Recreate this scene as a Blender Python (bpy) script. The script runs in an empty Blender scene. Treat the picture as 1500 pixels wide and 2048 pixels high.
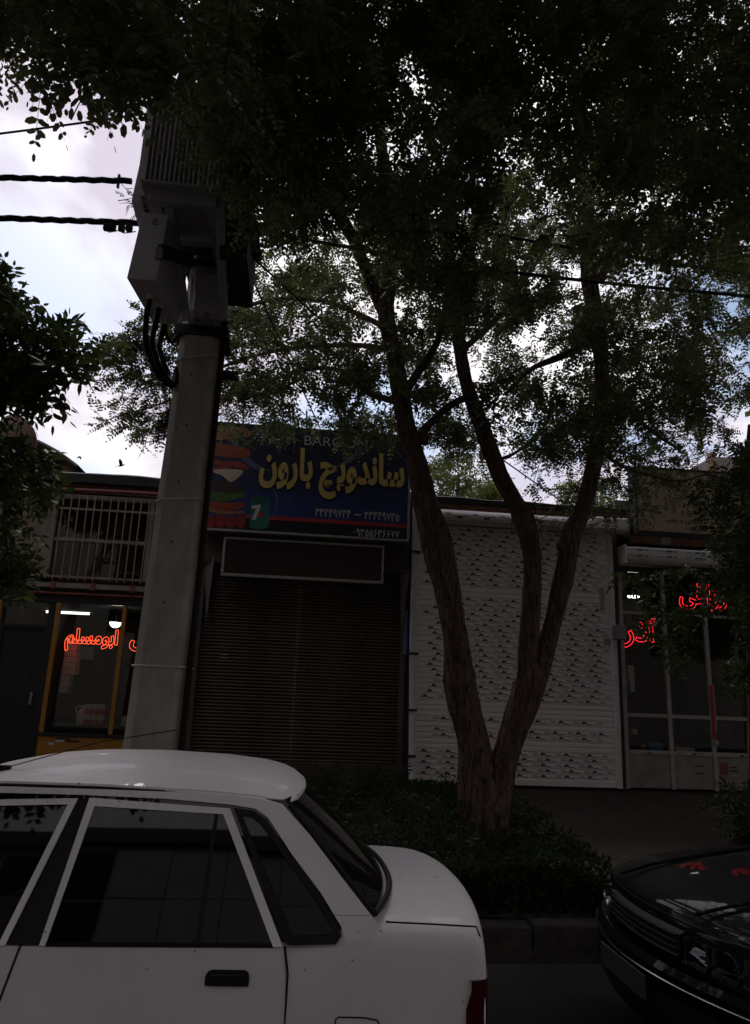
import bpy, bmesh, math, random
import numpy as np
from mathutils import Vector, Matrix, noise

scene = bpy.context.scene
COL = scene.collection
R = math.radians
random.seed(7)

# ------------------------------------------------------------------ camera, sky, sun, exposure
F_PX, PITCH, ROLL, YAW, EYE = 1480.0, R(13.87), R(2.21), R(5.65), 1.76
_cy, _sy, _cp, _sp = math.cos(YAW), math.sin(YAW), math.cos(PITCH), math.sin(PITCH)
CW = Vector((_sy * _cp, _cy * _cp, _sp))
_r = Vector((_cy, -_sy, 0)); _u = _r.cross(CW)
CR = math.cos(ROLL) * _r + math.sin(ROLL) * _u
CU = math.cos(ROLL) * _u - math.sin(ROLL) * _r
CAM = Vector((0, 0, EYE))

cam_data = bpy.data.cameras.new('camera')
cam = bpy.data.objects.new('camera', cam_data); COL.objects.link(cam)
cam.matrix_world = Matrix(((CR.x, CU.x, -CW.x, 0), (CR.y, CU.y, -CW.y, 0), (CR.z, CU.z, -CW.z, EYE), (0, 0, 0, 1)))
cam_data.sensor_fit = 'HORIZONTAL'; cam_data.sensor_width = 36.0
cam_data.lens = 36.0 * F_PX / 1500.0
cam_data.clip_start = 0.05; cam_data.clip_end = 2000
scene.camera = cam

scene.view_settings.view_transform = 'Standard'
scene.view_settings.look = 'None'
scene.view_settings.exposure = -0.15
scene.view_settings.gamma = 1.0
scene.view_settings.use_curve_mapping = False
scene.cycles.max_bounces = 6
scene.cycles.transparent_max_bounces = 24
scene.cycles.use_denoising = True
scene.cycles.sample_clamp_indirect = 4.0

SUN_EL, SUN_AZ = 52.0, 12.0          # degrees; azimuth from +Y (behind the shops) towards -X
world = bpy.data.worlds.new('World'); scene.world = world; world.use_nodes = True
def build_world():
    nt = world.node_tree; N = nt.nodes; L = nt.links
    N.clear()
    out = N.new('ShaderNodeOutputWorld')
    sky = N.new('ShaderNodeTexSky'); sky.sky_type = 'NISHITA'; sky.sun_disc = False
    sky.sun_elevation = R(SUN_EL); sky.sun_rotation = R(-SUN_AZ)
    sky.air_density = 1.0; sky.dust_density = 1.5
    bg = N.new('ShaderNodeBackground'); bg.inputs[1].default_value = 0.15
    L.new(sky.outputs[0], bg.inputs[0])
    tc = N.new('ShaderNodeTexCoord')
    sep = N.new('ShaderNodeSeparateXYZ'); L.new(tc.outputs['Generated'], sep.inputs[0])
    zc = N.new('ShaderNodeMath'); zc.operation = 'MAXIMUM'; zc.inputs[1].default_value = 0.0; L.new(sep.outputs[2], zc.inputs[0])
    za = N.new('ShaderNodeMath'); za.operation = 'ADD'; za.inputs[1].default_value = 0.35; L.new(zc.outputs[0], za.inputs[0])
    dx = N.new('ShaderNodeMath'); dx.operation = 'DIVIDE'; L.new(sep.outputs[0], dx.inputs[0]); L.new(za.outputs[0], dx.inputs[1])
    dy = N.new('ShaderNodeMath'); dy.operation = 'DIVIDE'; L.new(sep.outputs[1], dy.inputs[0]); L.new(za.outputs[0], dy.inputs[1])
    cmb = N.new('ShaderNodeCombineXYZ'); L.new(dx.outputs[0], cmb.inputs[0]); L.new(dy.outputs[0], cmb.inputs[1])
    n1 = N.new('ShaderNodeTexNoise'); n1.inputs['Scale'].default_value = 2.3; n1.inputs['Detail'].default_value = 9; n1.inputs['Roughness'].default_value = 0.55
    n1.inputs['Distortion'].default_value = 0.3
    off = N.new('ShaderNodeVectorMath'); off.operation = 'ADD'; off.inputs[1].default_value = (12.6, 8.8, 0.0)
    L.new(cmb.outputs[0], off.inputs[0]); L.new(off.outputs[0], n1.inputs['Vector'])
    rmp = N.new('ShaderNodeValToRGB'); rmp.color_ramp.elements[0].position = 0.385; rmp.color_ramp.elements[1].position = 0.505
    L.new(n1.outputs[0], rmp.inputs[0])
    n2 = N.new('ShaderNodeTexNoise'); n2.inputs['Scale'].default_value = 1.9; n2.inputs['Detail'].default_value = 6
    L.new(off.outputs[0], n2.inputs['Vector'])
    cr = N.new('ShaderNodeValToRGB')
    cr.color_ramp.elements[0].position = 0.43; cr.color_ramp.elements[0].color = (0.66, 0.60, 0.70, 1)
    cr.color_ramp.elements[1].position = 0.56; cr.color_ramp.elements[1].color = (1.0, 0.965, 0.99, 1)
    L.new(n2.outputs[0], cr.inputs[0])
    cl = N.new('ShaderNodeBackground'); cl.inputs[1].default_value = 1.30; L.new(cr.outputs[0], cl.inputs[0])
    mx = N.new('ShaderNodeMixShader'); L.new(rmp.outputs[0], mx.inputs[0]); L.new(bg.outputs[0], mx.inputs[1]); L.new(cl.outputs[0], mx.inputs[2])
    L.new(mx.outputs[0], out.inputs[0])
build_world()

sun_d = bpy.data.lights.new('sun', 'SUN'); sun_d.energy = 1.2; sun_d.angle = R(14); sun_d.color = (1.0, 0.95, 0.88)
sun = bpy.data.objects.new('sun', sun_d); COL.objects.link(sun)
_sd = Vector((-math.sin(R(SUN_AZ)) * math.cos(R(SUN_EL)), math.cos(R(SUN_AZ)) * math.cos(R(SUN_EL)), math.sin(R(SUN_EL))))
sun.rotation_euler = _sd.to_track_quat('Z', 'Y').to_euler()

# ------------------------------------------------------------------ measuring helpers: where a sight line meets a real plane
def ray(x, y): return CW + CR * ((x - 750) / F_PX) - CU * ((y - 1024) / F_PX)
def at(x, y, Y):
    d = ray(x, y); return CAM + d * (Y / d.y)
def atz(x, y, Z):
    d = ray(x, y); return CAM + d * ((Z - EYE) / d.z)
def dist(p): return (p - CAM).dot(CW)

# ------------------------------------------------------------------ materials
def mat(name, col, rough=0.6, metal=0.0, var=0.0, vscale=4.0, col2=None, bump=0.0, bscale=60.0, stretch=(1, 1, 1), coat=0.0, spec=0.5, emit=None, estr=0.0, spots=None):
    m = bpy.data.materials.new(name); m.use_nodes = True
    nt = m.node_tree; N = nt.nodes; L = nt.links
    b = N['Principled BSDF']
    b.inputs['Base Color'].default_value = (*col, 1); b.inputs['Roughness'].default_value = rough; b.inputs['Metallic'].default_value = metal
    b.inputs['Specular IOR Level'].default_value = spec
    b.inputs['Coat Weight'].default_value = coat; b.inputs['Coat Roughness'].default_value = 0.03; b.inputs['Coat IOR'].default_value = 1.34
    if emit:
        b.inputs['Emission Color'].default_value = (*emit, 1); b.inputs['Emission Strength'].default_value = estr
    if var or bump or spots:
        tc = N.new('ShaderNodeTexCoord'); mp = N.new('ShaderNodeMapping'); mp.inputs['Scale'].default_value = stretch
        L.new(tc.outputs['Object'], mp.inputs[0])
    last = None
    if var:
        n = N.new('ShaderNodeTexNoise'); n.inputs['Scale'].default_value = vscale; n.inputs['Detail'].default_value = 7; n.inputs['Roughness'].default_value = 0.6
        L.new(mp.outputs[0], n.inputs['Vector'])
        rp = N.new('ShaderNodeValToRGB'); rp.color_ramp.elements[0].position = 0.32; rp.color_ramp.elements[1].position = 0.68
        c2 = col2 if col2 else tuple(c * (1 - var) for c in col)
        rp.color_ramp.elements[0].color = (*c2, 1); rp.color_ramp.elements[1].color = (*col, 1)
        L.new(n.outputs[0], rp.inputs[0]); L.new(rp.outputs[0], b.inputs['Base Color']); last = rp.outputs[0]
        rr = N.new('ShaderNodeMapRange'); rr.inputs[3].default_value = max(0.02, rough - 0.08); rr.inputs[4].default_value = min(1, rough + 0.1)
        L.new(n.outputs[0], rr.inputs[0]); L.new(rr.outputs[0], b.inputs['Roughness'])
    if spots:                                   # dirt specks: (colour, scale, threshold)
        n = N.new('ShaderNodeTexNoise'); n.inputs['Scale'].default_value = spots[1]; n.inputs['Detail'].default_value = 3
        L.new(mp.outputs[0], n.inputs['Vector'])
        rp = N.new('ShaderNodeValToRGB'); rp.color_ramp.elements[0].position = spots[2]; rp.color_ramp.elements[1].position = spots[2] + 0.03
        rp.color_ramp.elements[0].color = (0, 0, 0, 1); rp.color_ramp.elements[1].color = (1, 1, 1, 1)
        L.new(n.outputs[0], rp.inputs[0])
        mx = N.new('ShaderNodeMix'); mx.data_type = 'RGBA'
        L.new(rp.outputs[0], mx.inputs[0])
        if last: L.new(last, mx.inputs[6])
        else: mx.inputs[6].default_value = (*col, 1)
        mx.inputs[7].default_value = (*spots[0], 1)
        L.new(mx.outputs[2], b.inputs['Base Color'])
    if bump:
        n = N.new('ShaderNodeTexNoise'); n.inputs['Scale'].default_value = bscale; n.inputs['Detail'].default_value = 6
        L.new(mp.outputs[0], n.inputs['Vector'])
        bp = N.new('ShaderNodeBump'); bp.inputs['Strength'].default_value = bump; bp.inputs['Distance'].default_value = 0.02
        L.new(n.outputs[0], bp.inputs['Height']); L.new(bp.outputs[0], b.inputs['Normal'])
    return m

def glass_mat(name, tint=(0.9, 0.92, 0.9), ior=1.5):
    m = bpy.data.materials.new(name); m.use_nodes = True
    nt = m.node_tree; N = nt.nodes; L = nt.links; N.clear()
    o = N.new('ShaderNodeOutputMaterial'); mx = N.new('ShaderNodeMixShader'); f = N.new('ShaderNodeFresnel'); f.inputs[0].default_value = ior
    t = N.new('ShaderNodeBsdfTransparent'); t.inputs[0].default_value = (*tint, 1)
    g = N.new('ShaderNodeBsdfGlossy'); g.inputs['Roughness'].default_value = 0.0; g.inputs[0].default_value = (0.95, 0.95, 0.95, 1)
    L.new(f.outputs[0], mx.inputs[0]); L.new(t.outputs[0], mx.inputs[1]); L.new(g.outputs[0], mx.inputs[2]); L.new(mx.outputs[0], o.inputs[0])
    return m

def leaf_mat(name, c1, c2, trans=0.35, spec=0.22):
    m = bpy.data.materials.new(name); m.use_nodes = True
    nt = m.node_tree; N = nt.nodes; L = nt.links; N.clear()
    o = N.new('ShaderNodeOutputMaterial')
    gi = N.new('ShaderNodeNewGeometry')
    rp = N.new('ShaderNodeValToRGB'); rp.color_ramp.elements[0].color = (*c1, 1); rp.color_ramp.elements[1].color = (*c2, 1)
    L.new(gi.outputs['Random Per Island'], rp.inputs[0])
    d = N.new('ShaderNodeBsdfPrincipled'); d.inputs['Roughness'].default_value = 0.5; d.inputs['Specular IOR Level'].default_value = spec
    t = N.new('ShaderNodeBsdfTranslucent'); mx = N.new('ShaderNodeMixShader'); mx.inputs[0].default_value = trans
    hs = N.new('ShaderNodeHueSaturation'); hs.inputs['Hue'].default_value = 0.485; hs.inputs['Saturation'].default_value = 1.15; hs.inputs['Value'].default_value = 1.2
    L.new(rp.outputs[0], d.inputs['Base Color']); L.new(rp.outputs[0], hs.inputs['Color']); L.new(hs.outputs[0], t.inputs[0])
    L.new(d.outputs[0], mx.inputs[1]); L.new(t.outputs[0], mx.inputs[2]); L.new(mx.outputs[0], o.inputs[0])
    return m

def bark_mat(name, c1, c2):
    m = bpy.data.materials.new(name); m.use_nodes = True
    nt = m.node_tree; N = nt.nodes; L = nt.links; b = N['Principled BSDF']; b.inputs['Roughness'].default_value = 0.9; b.inputs['Specular IOR Level'].default_value = 0.2
    tc = N.new('ShaderNodeTexCoord'); mp = N.new('ShaderNodeMapping'); mp.inputs['Scale'].default_value = (1, 1, 0.2); L.new(tc.outputs['Object'], mp.inputs[0])
    n = N.new('ShaderNodeTexNoise'); n.inputs['Scale'].default_value = 30; n.inputs['Detail'].default_value = 9; n.inputs['Roughness'].default_value = 0.7; n.inputs['Distortion'].default_value = 1.1
    L.new(mp.outputs[0], n.inputs['Vector'])
    rp = N.new('ShaderNodeValToRGB'); rp.color_ramp.elements[0].position = 0.36; rp.color_ramp.elements[1].position = 0.62
    rp.color_ramp.elements[0].color = (*c1, 1); rp.color_ramp.elements[1].color = (*c2, 1)
    L.new(n.outputs[0], rp.inputs[0]); L.new(rp.outputs[0], b.inputs['Base Color'])
    bp = N.new('ShaderNodeBump'); bp.inputs['Strength'].default_value = 1.0; bp.inputs['Distance'].default_value = 0.05
    L.new(n.outputs[0], bp.inputs['Height']); L.new(bp.outputs[0], b.inputs['Normal'])
    return m

M = {}
M['asphalt'] = mat('asphalt', (0.022, 0.021, 0.021), 0.9, spec=0.15, var=0.4, vscale=2.5, bump=0.5, bscale=120)
M['paving'] = mat('paving', (0.055, 0.042, 0.034), 0.9, spec=0.15, var=0.4, vscale=1.7, bump=0.5, bscale=45, spots=((0.035, 0.03, 0.026), 9, 0.62))
M['kerb'] = mat('kerb concrete', (0.085, 0.075, 0.065), 0.9, spec=0.15, var=0.5, vscale=6, bump=0.6, bscale=35)
M['soil'] = mat('soil', (0.05, 0.036, 0.025), 0.95, var=0.5, vscale=8, bump=0.8, bscale=30)
M['concrete'] = mat('pole concrete', (0.44, 0.395, 0.345), 0.85, var=0.38, vscale=5, bump=0.25, bscale=90, stretch=(1, 1, 0.5), spots=((0.38, 0.345, 0.31), 6, 0.70))
M['plaster'] = mat('grey plaster', (0.16, 0.14, 0.125), 0.9, var=0.4, vscale=3, bump=0.3, bscale=40)
M['dark_plaster'] = mat('dark stained render', (0.075, 0.058, 0.048), 0.9, var=0.5, vscale=4, bump=0.4, bscale=35)
M['bitumen'] = mat('bitumen', (0.03, 0.027, 0.025), 0.8, var=0.4, vscale=5, bump=0.6, bscale=14)
M['brick'] = mat('brick', (0.24, 0.13, 0.085), 0.9, var=0.4, vscale=9, bump=0.4, bscale=50)
M['old_frame'] = mat('old cream paint', (0.34, 0.27, 0.22), 0.6, var=0.4, vscale=7, bump=0.15)
M['red_oxide'] = mat('red oxide paint', (0.24, 0.055, 0.045), 0.6, var=0.3, vscale=8)
M['ochre'] = mat('ochre paint', (0.42, 0.19, 0.02), 0.5, var=0.25, vscale=5)
M['black'] = mat('black paint', (0.014, 0.013, 0.013), 0.5, var=0.3, vscale=5)
M['rubber'] = mat('black rubber', (0.010, 0.010, 0.010), 0.6, spec=0.2)
M['steel'] = mat('galvanised steel', (0.30, 0.29, 0.29), 0.5, metal=0.4, var=0.25, vscale=7)
M['grey_paint'] = mat('grey machine paint', (0.64, 0.585, 0.63), 0.5, var=0.2, vscale=4)
M['fin_paint'] = mat('radiator grey paint', (0.38, 0.34, 0.37), 0.5, var=0.2, vscale=4)
M['beam_paint'] = mat('grey channel paint', (0.40, 0.385, 0.40), 0.55, var=0.3, vscale=6)
M['box_white'] = mat('off white enamel', (0.55, 0.53, 0.49), 0.45, var=0.15, vscale=4)
M['shutter_dark'] = mat('brown shutter steel', (0.118, 0.09, 0.07), 0.5, metal=0.15, var=0.5, vscale=3.2, stretch=(1, 1, 0.3), spots=((0.22, 0.19, 0.16), 4.5, 0.70))
M['shutter_white'] = mat('white shutter', (0.84, 0.765, 0.75), 0.4, var=0.14, vscale=3, stretch=(0.4, 1, 2))
M['print_black'] = mat('printed black', (0.02, 0.018, 0.02), 0.5)
M['print_grey'] = mat('printed grey', (0.36, 0.32, 0.32), 0.5)
M['print_blue'] = mat('printed blue', (0.10, 0.17, 0.36), 0.5)
M['alu'] = mat('aluminium frame', (0.40, 0.37, 0.345), 0.5, metal=0.1, var=0.3, vscale=6)
M['alu_panel'] = mat('grimy panel', (0.30, 0.265, 0.24), 0.55, var=0.45, vscale=4, stretch=(1, 1, 0.7))
M['red_paint'] = mat('red paint', (0.36, 0.02, 0.02), 0.5, var=0.2)
M['glass'] = glass_mat('shop glass', ior=1.38)
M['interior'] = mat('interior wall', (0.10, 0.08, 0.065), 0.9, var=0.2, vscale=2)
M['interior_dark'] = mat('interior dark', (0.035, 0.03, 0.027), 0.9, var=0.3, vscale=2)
M['tube_light'] = mat('lit tube', (0.9, 0.9, 0.9), 0.5, emit=(1.0, 0.97, 0.88), estr=2.6)
M['bowl_light'] = mat('lit glass bowl', (0.9, 0.9, 0.9), 0.5, emit=(0.95, 1.0, 1.0), estr=6.0)
M['neon_orange'] = mat('lit orange red neon', (0.5, 0.05, 0.02), 0.4, emit=(1.0, 0.085, 0.03), estr=3.2)
M['neon_red'] = mat('lit red neon', (0.5, 0.02, 0.03), 0.4, emit=(1.0, 0.015, 0.035), estr=2.6)
M['carton'] = mat('white carton', (0.62, 0.6, 0.58), 0.6, var=0.1)
M['red_carton'] = mat('red carton', (0.45, 0.04, 0.04), 0.5)
M['plastic_white'] = mat('white plastic', (0.75, 0.74, 0.76), 0.35)
M['blue_goods'] = mat('blue goods', (0.05, 0.16, 0.35), 0.5, var=0.3)
M['yellow_goods'] = mat('yellow goods', (0.6, 0.42, 0.03), 0.5)
M['dish'] = mat('dusty dish', (0.20, 0.12, 0.095), 0.6, var=0.25, vscale=6)
M['car_white'] = mat('white car paint', (0.74, 0.695, 0.72), 0.5, var=0.13, vscale=1.6, spec=0.12, coat=0.24, spots=((0.16, 0.13, 0.10), 30, 0.715))
M['car_black'] = mat('black car paint', (0.003, 0.003, 0.004), 0.5, coat=0.42, spec=0.05)
M['car_glass'] = mat('dark car glass', (0.003, 0.0034, 0.004), 0.02, spec=0.2)
M['chrome'] = mat('chrome', (0.72, 0.72, 0.75), 0.22, metal=1.0)
M['lamp_red'] = mat('tail lamp red', (0.05, 0.003, 0.004), 0.12, coat=0.8)
M['lens'] = glass_mat('lamp lens', (0.92, 0.94, 0.96))
M['amber'] = mat('amber lens', (0.6, 0.22, 0.02), 0.2)
M['plate'] = mat('number plate', (0.05, 0.05, 0.053), 0.5)
M['tyre'] = mat('tyre', (0.015, 0.015, 0.015), 0.8)
M['rim'] = mat('wheel steel', (0.3, 0.3, 0.31), 0.4, metal=0.6)
M['bark'] = bark_mat('bark', (0.022, 0.014, 0.011), (0.21, 0.135, 0.105))
M['twig'] = mat('twig bark', (0.045, 0.034, 0.026), 0.9)
M['leaf_locust'] = leaf_mat('locust leaf', (0.060, 0.085, 0.036), (0.115, 0.125, 0.055), 0.42)
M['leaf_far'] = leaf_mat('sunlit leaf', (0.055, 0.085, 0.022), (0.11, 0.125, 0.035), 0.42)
M['leaf_ash'] = leaf_mat('ash leaf', (0.034, 0.056, 0.022), (0.07, 0.092, 0.032), 0.28, 0.08)
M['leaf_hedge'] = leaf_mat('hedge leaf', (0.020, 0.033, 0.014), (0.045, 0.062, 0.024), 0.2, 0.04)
M['bird'] = mat('bird feathers', (0.03, 0.027, 0.025), 0.8)
M['stone_a'] = mat('pale stone', (0.50, 0.47, 0.44), 0.7, var=0.2, vscale=1.5)
M['stone_b'] = mat('brown stone', (0.40, 0.36, 0.32), 0.7, var=0.25, vscale=1.5)
# sign colours (print)
M['sign_yellow'] = mat('sign yellow', (0.58, 0.415, 0.13), 0.45)
M['sign_outline'] = mat('sign outline black', (0.008, 0.007, 0.012), 0.45)
M['sign_red'] = mat('sign red', (0.40, 0.025, 0.025), 0.45)
M['sign_white'] = mat('sign pale', (0.52, 0.50, 0.50), 0.45)
M['sign_lilac'] = mat('sign lilac grey', (0.085, 0.10, 0.20), 0.45)
M['bun'] = mat('printed bun', (0.36, 0.15, 0.065), 0.45, var=0.55, vscale=24)
M['sausage'] = mat('printed sausage', (0.33, 0.075, 0.03), 0.45, var=0.55, vscale=26)
M['ketchup'] = mat('printed ketchup', (0.36, 0.05, 0.025), 0.45, var=0.5, vscale=40)
M['patty'] = mat('printed patty', (0.065, 0.032, 0.022), 0.45, var=0.6, vscale=45)
M['lettuce'] = mat('printed lettuce', (0.07, 0.16, 0.03), 0.45, var=0.6, vscale=45)
M['cheese'] = mat('printed cheese', (0.55, 0.45, 0.34), 0.45, var=0.2, vscale=5)
M['tomato'] = mat('printed tomato', (0.33, 0.02, 0.015), 0.45, var=0.6, vscale=30)
M['can_green'] = mat('printed can green', (0.02, 0.20, 0.15), 0.45, var=0.5, vscale=16)
M['can_dark'] = mat('printed can dark green', (0.012, 0.09, 0.07), 0.45)
M['beige_sign'] = mat('beige sign sheet', (0.46, 0.355, 0.235), 0.6, var=0.22, vscale=2.5, col2=(0.35, 0.26, 0.185))
M['beige_faded'] = mat('faded print', (0.22, 0.155, 0.125), 0.6)
M['beige_ink'] = mat('dark brown print', (0.06, 0.035, 0.03), 0.6)

def gradient_sign():
    m = bpy.data.materials.new('blue sign print'); m.use_nodes = True
    nt = m.node_tree; N = nt.nodes; L = nt.links; b = N['Principled BSDF']; b.inputs['Roughness'].default_value = 0.45
    tc = N.new('ShaderNodeTexCoord'); sp = N.new('ShaderNodeSeparateXYZ'); L.new(tc.outputs['Generated'], sp.inputs[0])
    n = N.new('ShaderNodeTexNoise'); n.inputs['Scale'].default_value = 2.2; n.inputs['Detail'].default_value = 4; L.new(tc.outputs['Generated'], n.inputs['Vector'])
    ad = N.new('ShaderNodeMath'); ad.operation = 'MULTIPLY_ADD'; ad.inputs[1].default_value = 0.35; L.new(n.outputs[0], ad.inputs[0]); L.new(sp.outputs[2], ad.inputs[2])
    rp = N.new('ShaderNodeValToRGB'); e = rp.color_ramp.elements
    e[0].position = 0.28; e[0].color = (0.022, 0.043, 0.185, 1); e[1].position = 0.95; e[1].color = (0.014, 0.009, 0.028, 1)
    k = e.new(0.62); k.color = (0.015, 0.024, 0.088, 1)
    L.new(ad.outputs[0], rp.inputs[0]); L.new(rp.outputs[0], b.inputs['Base Color'])
    return m
M['sign_blue'] = gradient_sign()

# ------------------------------------------------------------------ mesh builder
ORG = {}
class MB:
    def __init__(s): s.v = []; s.f = []; s.mi = []; s.mats = []
    def m(s, key):
        if key not in s.mats: s.mats.append(key)
        return s.mats.index(key)
    def add(s, vs, fs, k=0):
        o = len(s.v); s.v += [tuple(v) for v in vs]
        for f in fs: s.f.append(tuple(i + o for i in f)); s.mi.append(k)
    def box(s, x0, x1, y0, y1, z0, z1, key=None):
        k = s.m(key) if key else 0
        v = [(x0, y0, z0), (x1, y0, z0), (x1, y1, z0), (x0, y1, z0), (x0, y0, z1), (x1, y0, z1), (x1, y1, z1), (x0, y1, z1)]
        s.add(v, [(0, 3, 2, 1), (4, 5, 6, 7), (0, 1, 5, 4), (1, 2, 6, 5), (2, 3, 7, 6), (3, 0, 4, 7)], k); return s
    def hexa(s, front, back, key=None):             # two quads of four points each, joined
        k = s.m(key) if key else 0
        s.add(list(front) + list(back), [(0, 1, 2, 3), (7, 6, 5, 4), (0, 4, 5, 1), (1, 5, 6, 2), (2, 6, 7, 3), (3, 7, 4, 0)], k); return s
    def prism(s, pts, vec, key=None):               # polygon pushed along vec
        k = s.m(key) if key else 0; n = len(pts); vec = Vector(vec)
        a = [Vector(p) for p in pts]; b = [p + vec for p in a]
        s.add(a + b, [tuple(range(n)), tuple(range(2 * n - 1, n - 1, -1))] + [(i, i + n, (i + 1) % n + n, (i + 1) % n) for i in range(n)], k); return s
    def tube(s, path, r, n=8, key=None, cap=True):
        k = s.m(key) if key else 0
        P = [Vector(p) for p in path]; rs = r if isinstance(r, (list, tuple)) else [r] * len(P)
        o = len(s.v); up = None
        for i, p in enumerate(P):
            t = (P[min(i + 1, len(P) - 1)] - P[max(i - 1, 0)]).normalized()
            if up is None: up = t.orthogonal().normalized()
            up = (up - t * up.dot(t)).normalized(); sd = t.cross(up)
            for j in range(n):
                a = 2 * math.pi * j / n
                s.v.append(tuple(p + (up * math.cos(a) + sd * math.sin(a)) * rs[i]))
        for i in range(len(P) - 1):
            for j in range(n):
                s.f.append((o + i * n + j, o + i * n + (j + 1) % n, o + (i + 1) * n + (j + 1) % n, o + (i + 1) * n + j)); s.mi.append(k)
        if cap:
            s.f.append(tuple(o + j for j in range(n - 1, -1, -1))); s.mi.append(k)
            e = o + (len(P) - 1) * n
            s.f.append(tuple(e + j for j in range(n))); s.mi.append(k)
        return s
    def grid(s, rows, key=None, close=False):
        k = s.m(key) if key else 0; o = len(s.v); n = len(rows[0])
        for r_ in rows: s.v += [tuple(p) for p in r_]
        for i in range(len(rows) - 1):
            for j in range(n if close else n - 1):
                s.f.append((o + i * n + j, o + i * n + (j + 1) % n, o + (i + 1) * n + (j + 1) % n, o + (i + 1) * n + j)); s.mi.append(k)
        return s
    def lathe(s, c, prof, n=20, key=None, axis='Z'):
        rows = []
        for r_, h in prof:
            row = []
            for j in range(n):
                a = 2 * math.pi * j / n; u, w = r_ * math.cos(a), r_ * math.sin(a)
                row.append((c[0] + u, c[1] + w, c[2] + h) if axis == 'Z' else (c[0] + u, c[1] + h, c[2] + w) if axis == 'Y' else (c[0] + h, c[1] + u, c[2] + w))
            rows.append(row)
        return s.grid(rows, key, True)
    def build(s, name, key=None, parent=None, smooth=False, bevel=0.0, seg=2, subsurf=0, recalc=True, angle=35):
        me = bpy.data.meshes.new(name)
        off = ORG.get(parent, Vector((0, 0, 0))) if parent else Vector((0, 0, 0))
        me.from_pydata([(v[0] - off.x, v[1] - off.y, v[2] - off.z) for v in s.v], [], s.f)
        for k in (s.mats if s.mats else [key]): me.materials.append(M[k] if isinstance(k, str) else k)
        if s.mats: me.polygons.foreach_set('material_index', s.mi)
        if recalc:
            bm = bmesh.new(); bm.from_mesh(me); bmesh.ops.recalc_face_normals(bm, faces=bm.faces); bm.to_mesh(me); bm.free()
        if smooth:
            me.polygons.foreach_set('use_smooth', [True] * len(me.polygons))
        o = bpy.data.objects.new(name, me); COL.objects.link(o)
        if parent: o.parent = parent
        ORG[o] = off
        if bevel:
            b = o.modifiers.new('bevel', 'BEVEL'); b.width = bevel; b.segments = seg; b.limit_method = 'ANGLE'; b.angle_limit = R(40)
        if subsurf:
            b = o.modifiers.new('subsurf', 'SUBSURF'); b.levels = subsurf; b.render_levels = subsurf
        if smooth and not subsurf:
            try: me.set_sharp_from_angle(angle=R(angle))
            except Exception: pass
        return o

def tag(o, label=None, cat=None, group=None, kind=None):
    if label: o['label'] = label
    if cat: o['category'] = cat
    if group: o['group'] = group
    if kind: o['kind'] = kind
    return o
def thing(name, label, cat, loc=(0, 0, 0), group=None, kind=None):
    o = bpy.data.objects.new(name, None); COL.objects.link(o); o.location = loc; o.empty_display_size = 0.2
    ORG[o] = Vector(loc); tag(o, label, cat, group, kind); return o
def clone(o, parent=None, loc=None, name=None):
    c = o.copy(); COL.objects.link(c)
    if parent: c.parent = parent
    if loc is not None: c.location = loc
    return c

def spline(pts, sub=6):
    P = [np.array(p, float) for p in pts]; out = []
    for i in range(len(P) - 1):
        p0, p1, p2, p3 = P[max(i - 1, 0)], P[i], P[i + 1], P[min(i + 2, len(P) - 1)]
        for k in range(sub):
            t = k / sub
            out.append(0.5 * ((2 * p1) + (-p0 + p2) * t + (2 * p0 - 5 * p1 + 4 * p2 - p3) * t * t + (-p0 + 3 * p1 - 3 * p2 + p3) * t ** 3))
    out.append(P[-1]); return out

# ------------------------------------------------------------------ lettering
FA = {'ا': '\ufe8d\ufe8e', 'آ': '\ufe81\ufe82', 'ب': '\ufe8f\ufe90\ufe91\ufe92', 'ت': '\ufe95\ufe96\ufe97\ufe98', 'چ': '\ufb7a\ufb7b\ufb7c\ufb7d', 'خ': '\ufea5\ufea6\ufea7\ufea8',
      'د': '\ufea9\ufeaa', 'ذ': '\ufeab\ufeac', 'ر': '\ufead\ufeae', 'ز': '\ufeaf\ufeb0', 'س': '\ufeb1\ufeb2\ufeb3\ufeb4', 'ش': '\ufeb5\ufeb6\ufeb7\ufeb8', 'ع': '\ufec9\ufeca\ufecb\ufecc',
      'غ': '\ufecd\ufece\ufecf\ufed0', 'ف': '\ufed1\ufed2\ufed3\ufed4', 'ق': '\ufed5\ufed6\ufed7\ufed8', 'ک': '\ufed9\ufeda\ufedb\ufedc', 'ل': '\ufedd\ufede\ufedf\ufee0', 'م': '\ufee1\ufee2\ufee3\ufee4',
      'ن': '\ufee5\ufee6\ufee7\ufee8', 'و': '\ufeed\ufeee', 'ی': '\ufbfc\ufbfd\ufbfe\ufbff'}
def fa(s):
    out = []
    for i, ch in enumerate(s):
        if ch not in FA: out.append(ch); continue
        f = FA[ch]
        p = i > 0 and s[i - 1] in FA and len(FA[s[i - 1]]) == 4
        n = i + 1 < len(s) and s[i + 1] in FA and len(f) == 4
        out.append(f[3] if p and n else f[1] if p else f[2] if n else f[0])
    return ''.join(reversed(out))

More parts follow.
